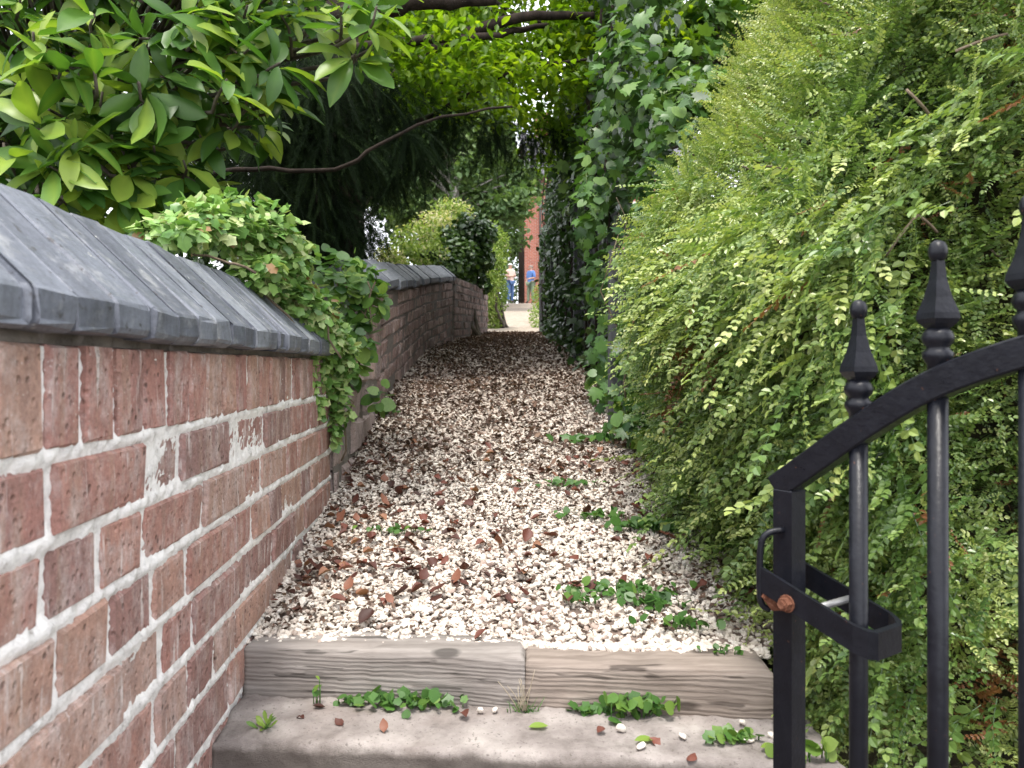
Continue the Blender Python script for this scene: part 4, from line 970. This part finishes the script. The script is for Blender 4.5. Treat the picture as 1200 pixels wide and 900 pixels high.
a = Acc(); a.tube(np.array([[hx0 + .78, hy0 - .09, hz0 - .3], [hx0 + .78, hy0 - .09, hz0 + 2.5], [hx0 + .78, hy0 - .09, hz0 + H_ - .1]]), .055, 8); a.build('downpipe', M['shoe'], house, True)
pole = thing('telegraph_pole', 'dark wooden pole standing left of the far brick house', 'pole', (.42, 34.6, zp(34.6)))
a = Acc(); a.tube(np.array([[.42, 34.6, zp(34.6) - .3], [.43, 34.6, zp(34.6) + 3], [.45, 34.6, zp(34.6) + 7.2]]), [.15, .13, .10], 10); a.build('shaft', M['bark_dark'], pole, True)
a = Acc(); a.box(-.2, 1.1, 34.45, 34.53, zp(34.6) + 6.6, zp(34.6) + 6.7); a.build('crossarm', M['bark_dark'], pole)

# ------------------------------------------------------------------ two people uphill
def skin_mesh(name, verts, edges, radii, mat, parent, root=0, sub=1):
    m = bpy.data.meshes.new(name); m.from_pydata([tuple(map(float, v)) for v in verts], edges, []); m.update()
    o = bpy.data.objects.new(name, m); COL.objects.link(o); m.materials.append(mat)
    md = o.modifiers.new('skin', 'SKIN'); md.use_smooth_shade = True
    for i, sv in enumerate(m.skin_vertices[0].data):
        r_ = radii[i]; sv.radius = (r_, r_) if np.isscalar(r_) else r_
        sv.use_root = (i == root)
    sb_ = o.modifiers.new('sub', 'SUBSURF'); sb_.levels = sub; sb_.render_levels = sub
    o.parent = parent
    return o
def person(loc, rz, label, top, legs, hair, pose, h=1.70):
    t_ = thing('person', label, 'person', loc); t_.rotation_euler = (0, 0, rz)
    k = h / 1.70
    J = dict(pelvis=(0, 0, .93), waist=(0, 0, 1.08), chest=(0, .01, 1.27), neck0=(0, 0, 1.43), neck=(0, 0, 1.50), head=(0, -.015, 1.58), crown=(0, 0, 1.66))
    for s_, n in ((1, 'l'), (-1, 'r')):
        J['hip' + n] = (s_ * .09, 0, .88); J['knee' + n] = (s_ * .10, -.02 + pose.get('step', 0) * s_, .48); J['ank' + n] = (s_ * .11, .01 + pose.get('step', 0) * s_ * 2, .08); J['toe' + n] = (s_ * .13, -.13 + pose.get('step', 0) * s_ * 2, .03)
        J['sh' + n] = (s_ * .18, 0, 1.39)
        e, hnd = pose[n]; J['el' + n] = (s_ * e[0], e[1], e[2]); J['wr' + n] = (s_ * hnd[0], hnd[1], hnd[2])
        dv = nrm(np.array(J['wr' + n]) - np.array(J['el' + n])); J['ha' + n] = tuple(np.array(J['wr' + n]) + dv * .09)
    rad = dict(pelvis=(.15, .11), waist=(.135, .10), chest=(.16, .115), neck0=.07, neck=.055, head=(.078, .09), crown=.06, hipl=.09, hipr=.09, kneel=.06, kneer=.06, ankl=.042, ankr=.042, toel=.035, toer=.035, shl=.06, shr=.06, ell=.042, elr=.042, wrl=.03, wrr=.03, hal=.034, har=.034)
    E = [('pelvis', 'waist'), ('waist', 'chest'), ('chest', 'neck0'), ('neck0', 'neck'), ('neck', 'head'), ('head', 'crown')]
    for n in 'lr': E += [('pelvis', 'hip' + n), ('hip' + n, 'knee' + n), ('knee' + n, 'ank' + n), ('ank' + n, 'toe' + n), ('chest', 'sh' + n), ('sh' + n, 'el' + n), ('el' + n, 'wr' + n), ('wr' + n, 'ha' + n)]
    def sk(name, keys, grow, mat, root):
        ks = [q for q in J if q in keys]; ix = {q: i for i, q in enumerate(ks)}
        ed = [(ix[p_], ix[q]) for p_, q in E if p_ in ix and q in ix]
        rr = [tuple(np.array(rad[q]) * k + grow) if not np.isscalar(rad[q]) else rad[q] * k + grow for q in ks]
        return skin_mesh(name, [np.array(J[q]) * k for q in ks], ed, rr, mat, t_, ix[root], 2)
    sk('body', set(J), 0, M['skin'], 'pelvis')
    sk('shirt', {'pelvis', 'waist', 'chest', 'neck0', 'shl', 'shr', 'ell', 'elr'}, .018, top, 'waist')
    sk('trousers', {'pelvis', 'hipl', 'hipr', 'kneel', 'kneer', 'ankl', 'ankr'}, .014, legs, 'pelvis')
    for n in 'lr':
        sk('shoe', {'ank' + n, 'toe' + n}, .012, M['shoe'], 'ank' + n)
    a = Acc(); v, f, tt = ico(3, 77); v = nrm(v) * [.088, .105, .085]; v = v[:, :]
    keep = (v[:, 2] > -.01) | (v[:, 1] > .02)
    fk = np.array([q for q in f[0] if keep[q].all()])
    a.add(v * k + np.array([0, .012, 1.625]) * k, fk); o = a.build('hair', hair, None, True); o.parent = t_
    return t_
P1 = np.array([(598 - 600) / F * 33, 33.0, zp(33.0)]); P2 = np.array([(622 - 600) / F * 33.4, 33.4, zp(33.4)])
person(P1, R(40), 'white-haired person in pale pink top and blue jeans standing with folded arms', M['pinktop'], M['jeans'], M['whitehair'],
       dict(l=((.25, -.02, 1.13), (.06, -.2, 1.16)), r=((.25, -.02, 1.13), (.06, -.19, 1.12))))
person(P2, R(-50), 'person in blue top and grey green trousers standing right of the pole', M['bluetop'], M['greentrousers'], M['darkhair'],
       dict(l=((.26, 0, 1.12), (.14, -.2, 1.08)), r=((.24, .02, 1.12), (.22, -.08, .9)), step=.03), 1.66)

# ------------------------------------------------------------------ iron gate
g0 = np.array([.344, .953]); gd = np.array([.555, -.832]); gn = np.array([.832, .555])
def gp(s_, z, n_=0.0): q = g0 + gd * s_ + gn * n_; return np.array([q[0], q[1], z])
gate = thing('iron_gate', 'black painted iron gate with spear finials standing open on the right', 'gate', gp(0, .76))
ga = math.atan2(gd[1], gd[0])
def gbox(a, s0, s1, n0, n1, z0, z1, bev=.003):
    V = []
    for z, e in ((z0, bev), (z0 + bev, 0), (z1 - bev, 0), (z1, bev)):
        for s_, n_ in ((s0 + e, n0 + e), (s1 - e, n0 + e), (s1 - e, n1 - e), (s0 + e, n1 - e)): V.append(gp(s_, z, n_))
    i = np.arange(3)[:, None] * 4; j = np.arange(4)[None]; k_ = (j + 1) % 4
    a.add(np.array(V), [np.stack([i + j, i + k_, i + 4 + k_, i + 4 + j], -1).reshape(-1, 4), np.array([[0, 3, 2, 1], [12, 13, 14, 15]])])
a = Acc(); gbox(a, -.0135, .0135, -.0135, .0135, .79, 1.350); a.build('gate_stile', M['iron'], gate)
# arched top rail, rectangular section
rs = [(-.014, 1.349), (.004, 1.362), (.04, 1.388), (.0925, 1.427), (.135, 1.456), (.18, 1.483), (.23, 1.503), (.28, 1.519), (.34, 1.531), (.42, 1.537), (.50, 1.529), (.58, 1.503), (.66, 1.455), (.74, 1.39), (.80, 1.352)]
ss = np.linspace(-.014, .80, 48); zz = np.interp(ss, [q[0] for q in rs], [q[1] for q in rs])
for _ in range(2): zz[1:-1] = (zz[:-2] + 2 * zz[1:-1] + zz[2:]) / 4
sl = np.gradient(zz, ss); V = []
for s_, z, m_ in zip(ss, zz, sl):
    c_s = 1 / math.hypot(1, m_); ns, nz2 = -m_ * c_s, c_s
    for (h_, n_) in ((-.0135, -.0125), (-.0155, -.0105), (-.0155, .0105), (-.0135, .0125), (.0135, .0125), (.0155, .0105), (.0155, -.0105), (.0135, -.0125)):
        V.append(gp(s_ + ns * h_, z + nz2 * h_, n_))
i = np.arange(len(ss) - 1)[:, None] * 8; j = np.arange(8)[None]; k_ = (j + 1) % 8
a = Acc(); a.add(np.array(V), [np.stack([i + j, i + k_, i + 8 + k_, i + 8 + j], -1).reshape(-1, 4), np.arange(8)[None, ::-1], (np.arange(8) + (len(ss) - 1) * 8)[None]]); a.build('top_rail', M['iron'], gate)
a = Acc(); gbox(a, .018, .782, -.010, .010, .80, .83); a.build('bottom_rail', M['iron'], gate)
a = Acc(); gbox(a, .782, .818, -.018, .018, .77, 1.365); a.build('gate_stile', M['iron'], gate)
for s_ in (.0925, .1815, .268, .357, .446, .535, .624, .71):
    zr = float(np.interp(s_, ss, zz)); sl_ = float(np.interp(s_, ss, sl))
    a = Acc(); a.lathe([(.0102, .832), (.0102, 1.1), (.0102, zr - .0145)], gp(s_, 0), 12, .2); bar = a.build('gate_bar', M['iron'], gate, True)
    b = gp(s_, zr + .010); a = Acc()
    a.lathe([(.0105, 0), (.0105, .010), (.0125, .013), (.0150, .018), (.0150, .023), (.0115, .026), (.0110, .029), (.0145, .033), (.0160, .038), (.0140, .044), (.0105, .048)], b, 14)
    a.build('finial_collar', M['iron'], bar, True); a = Acc()
    a.lathe([(.0045, .118), (.0078, .1205), (.0094, .126), (.0094, .131), (.0074, .137), (.003, .140)], b, 12)
    a.build('finial_ball', M['iron'], bar, True)
    a = Acc()
    a.lathe([(.0095, .046), (.0175, .053), (.0208, .058), (.0200, .064), (.0135, .080), (.0085, .099), (.0062, .120)], b, 4, ga + .35); a.build('finial_spear', M['iron'], bar)
# throw-over loop latch
def lp(s_, n_, v): # v: across the strap height; the loop hangs tilted down from the stile
    return gp(s_, 1.240 - .30 * (s_ + .015) + v, n_)
a = Acc(); ring = []
hs = .039
outl = [(-.018, -hs), (.11, -hs), (.124, -hs + .006), (.130, -hs + .016), (.130, hs - .016), (.124, hs - .006), (.11, hs), (-.018, hs)]
inn = [(-.018, -hs + .005), (.108, -hs + .005), (.118, -hs + .010), (.1245, -hs + .018), (.1245, hs - .018), (.118, hs - .010), (.108, hs - .005), (-.018, hs - .005)]
V = [lp(*q, v) for v in (-.015, .015) for q in outl] + [lp(*q, v) for v in (-.015, .015) for q in inn]; n = 8; q = []
for i in range(7): q += [[i, i + 1, n + i + 1, n + i], [2 * n + i + 1, 2 * n + i, 3 * n + i, 3 * n + i + 1], [n + i, n + i + 1, 3 * n + i + 1, 3 * n + i], [i + 1, i, 2 * n + i, 2 * n + i + 1]]
q += [[0, n, 3 * n, 2 * n], [n - 1, 3 * n - 1, 4 * n - 1, 2 * n - 1]]
a.add(np.array(V), np.array(q)); latch = a.build('latch_loop', M['iron'], gate)
a = Acc(); c0 = lp(.026, -hs - .012, -.008); c1 = lp(.026, -.012, -.008); a.tube(np.array([c0, (c0 + c1) / 2, c1]), .0048, 10)
a.tube(np.array([lp(.026, -hs - .009, -.008), lp(.026, -hs - .0005, -.008)]), .0080, 6); a.tube(np.array([lp(.026, -hs - .002, -.008), lp(.026, -hs + .0005, -.008)]), .0105, 14)
a.build('pivot_bolt', M['rust'], latch)
a = Acc(); a.tube(np.array([lp(.062, -hs + .004, .006), lp(.062, 0, .006), lp(.062, hs - .004, .006)]), .0042, 10); a.build('stop_pin', M['steel'], latch, True)
a = Acc(); hp = [P(918, 621, .945), P(906, 622, .945), P(896, 626, .945), P(891, 636, .945), P(890, 665, .945), P(890, 700, .945), P(893, 711, .945), P(902, 714, .945)]
a.tube(curve_pts(hp, 20), .0040, 9); a.build('latch_handle', M['iron'], gate, True)
a = Acc(); V = [P(893, 700, .938), P(898, 690, .938), P(940, 704, .925), P(938, 714, .925), P(905, 716, .938)]
V = np.array(V); V = np.concatenate([V, V + [.0, .008, 0]]); a.add(V, [np.arange(5)[None, ::-1], np.arange(5, 10)[None], np.array([[i, (i + 1) % 5, 5 + (i + 1) % 5, 5 + i] for i in range(5)])]); a.build('rusty_tongue', M['rust'], latch)

# ------------------------------------------------------------------ weeds, loose leaves and stones
def weed(name, label, base, nleaf, size, tpl, tone=.5, up=.35, spread=1.0, clump=0.0, seed=0, stems=0, h=0.0, cat='weed', group=None):
    r_ = np.random.default_rng(seed + 300); nleaf = int(nleaf * 1.5) if nleaf > 15 else nleaf
    t_ = thing(name, label, cat, base, group)
    ang = np.arange(nleaf) * 2.4 + r_.uniform(0, 6); K = nleaf
    p_ = np.tile(np.asarray(base, float), (K, 1)) + np.stack([r_.normal(0, clump, K), r_.normal(0, clump * .35, K), r_.uniform(0, h + 1e-4, K)], -1)
    d = nrm(np.stack([np.cos(ang), np.sin(ang) * .8, r_.uniform(.1, 1.3, K) * up * 1.5], -1)); Rm = frames(d, nrm(np.stack([r_.normal(0, .45, K), r_.normal(-.35, .4, K), np.ones(K)], -1)))
    a = Acc(); wh = r_.integers(0, len(tpl), K); size *= .66; sz = r_.uniform(size * .5, size * 1.2, K); tn = np.clip(r_.normal(tone, .15, K), 0, 1)
    for q in range(len(tpl)):
        mk = wh == q
        if mk.any(): a.inst(tpl[q], p_[mk], Rm[mk], sz[mk], tn[mk])
    a.build('foliage', M['weed'], t_, True)
    a = Acc()
    for i in range(min(K, 24)): a.tube(curve_pts([np.asarray(base) + (p_[i] - base) * [1, 1, 0], p_[i] + [0, 0, .001], p_[i] + d[i] * sz[i] * .15], 4), .0011, 4)
    a.build('stem', M['weed'], t_, True)
    return t_
def on_step(px, py): Y = .57 * F / (py - 430); return P(px, py, Y) + [0, 0, .001]
dand = [leaf_tpl(6, .16, .7, .3, .25, .015, 3), leaf_tpl(6, .13, .7, .2, .1, .02, 4)]
broad = [leaf_lobed(ROUND, .1, .3), leaf_tpl(4, .33, .45, .2, .3, .0, 1)]
lobw = [leaf_lobed(IVY, .1, .3), leaf_lobed(ROUND, .1, .2)]
weed('dandelion', 'bright green dandelion rosette at the left corner of the concrete step', on_step(313, 856), 15, .036, dand, .78, .7, 1, .004, 1, h=.006)
weed('seedling', 'tiny seedling sprouting at the foot of the left sleeper', on_step(372, 826), 6, .018, broad, .8, 1.2, 1, .003, 2, h=.045)
weed('creeping_weed', 'long row of creeping green weed along the foot of the left sleeper', on_step(485, 832) + [0, .012, 0], 58, .030, lobw, .45, .8, 1, .042, 3, h=.014)
weed('creeping_weed', 'small creeping weed patch at the left end of the row by the sleeper', on_step(415, 828) + [0, .01, 0], 16, .024, lobw, .5, .7, 1, .013, 4, h=.008)
weed('bushy_weed', 'bushy weed on the step before the brown right sleeper', on_step(752, 842) + [0, .01, 0], 52, .031, lobw, .55, .9, 1, .034, 5, h=.028)
weed('bushy_weed', 'low weed left of the bushy one on the concrete step', on_step(695, 842) + [0, .01, 0], 18, .027, lobw, .45, .6, 1, .018, 6, h=.01)
weed('grass_tuft', 'mossy dark grass tuft where the two sleepers meet', on_step(613, 838) + [0, .008, 0], 34, .032, [leaf_tpl(3, .035, .3, .2, .3)], .35, 1.4, 1, .010, 7, h=.004, cat='grass')
a = Acc(); r_ = np.random.default_rng(77); b0 = on_step(613, 838) + [0, .004, .004]
for q in range(11):
    e = b0 + [r_.normal(-.006, .016), -.004 + r_.normal(0, .003), r_.uniform(.035, .078)]
    a.tube(curve_pts([b0 + [r_.normal(0, .005), 0, 0], (b0 + e) / 2 + [r_.normal(0, .003), -.006, .006], e], 6), np.linspace(.0011, .0004, 6), 4)
tag(a.build('dry_grass', M['dry'], smooth=True), 'thin dry straw stalks standing up against the gap between the sleepers', 'grass')
weed('edge_weed', 'pale weed clump at the right end of the step by the gate stile', on_step(862, 868), 22, .026, lobw, .6, .7, 1, .022, 8, h=.012)
weed('edge_weed', 'yellowish leafy sprig under the gate at the hedge foot', on_step(950, 893), 14, .034, broad, .85, .9, 1, .02, 9, h=.02)
for i, (px, py, n_, sz, cl, lb) in enumerate([
        (725, 700, 60, .030, .055, 'largest weed patch growing through the gravel behind the right sleeper'),
        (770, 715, 26, .030, .03, 'green weed in the gravel right of the largest patch'),
        (685, 712, 14, .026, .016, 'small weed in gravel left of the largest patch'),
        (690, 610, 26, .03, .04, 'weed in the gravel halfway along the hedge foot'),
        (455, 628, 18, .026, .03, 'small weed among dead leaves near the left wall'),
        (765, 625, 34, .05, .05, 'bluish weed clump at the hedge foot'),
        (665, 572, 24, .035, .05, 'weed patch in gravel beside the overhanging sprays'),
        (800, 740, 20, .028, .03, 'sparse weed near the right end of the sleeper'),
        (845, 772, 12, .024, .02, 'tiny weed in gravel just behind the right sleeper end'),
        (700, 520, 30, .05, .07, 'shaded weed clump at the foot of the grey fence post'),
        (448, 488, 16, .05, .04, 'dark weed at the base of the alley wall')]):
    b = ground_px(px, py) + [0, 0, .008]
    weed('gravel_weed', lb, b, n_, sz, lobw if i % 2 else broad, .38, .7, 1, cl, 20 + i, h=.012)
for i, (px, py, s_, tn, lb) in enumerate([(618, 856, .034, .9, 'pale green fallen leaf on the concrete step below the grass tuft'), (742, 872, .034, .85, 'yellow green fallen leaf on the step below the bushy weed'), (890, 880, .03, .95, 'fallen yellow leaf on the step beside the gate stile')]):
    a = Acc(); b = on_step(px, py) + [0, 0, .004]; Rm = frames(np.array([[1., .25, .05]]), np.array([[.1, -.1, 1.]]))
    a.inst(leaf_tpl(5, .24, .5, .25, .1), b[None], Rm, np.array([s_]), np.array([tn])); tag(a.build('fallen_leaf', M['weed'], smooth=True), lb, 'leaf')
for i, (px, py) in enumerate([(563, 836), (580, 835), (728, 857), (751, 878), (800, 866), (860, 862), (878, 870), (905, 866), (870, 850)]):
    a = Acc(); b = on_step(px, py) + [0, 0, .004]; a.inst(ico(2, 60 + i), b[None], rand_rot(1), np.array([U(.011, .017)]), np.array([.9]))
    tag(a.build('pebble', M['gravel'], smooth=True), 'white gravel pebble strayed onto the concrete step', 'pebble', 'pebbles on the concrete step')
for i, (px, py) in enumerate([(382, 831), (352, 840), (357, 846), (402, 853), (540, 837), (700, 862), (815, 885), (760, 868), (450, 862)]):
    o = bpy.data.objects.new('dry_leaf', leaf_meshes[i % 10]); COL.objects.link(o); b = on_step(px, py) + [0, 0, .003]
    o.location = b; o.rotation_euler = (U(-.3, .3), U(-.3, .3), U(0, 6)); s_ = U(.014, .026); o.scale = (s_, s_, s_)
    tag(o, 'small dark dead leaf lying on the concrete step', 'dead leaf', 'dead leaves on the concrete step')
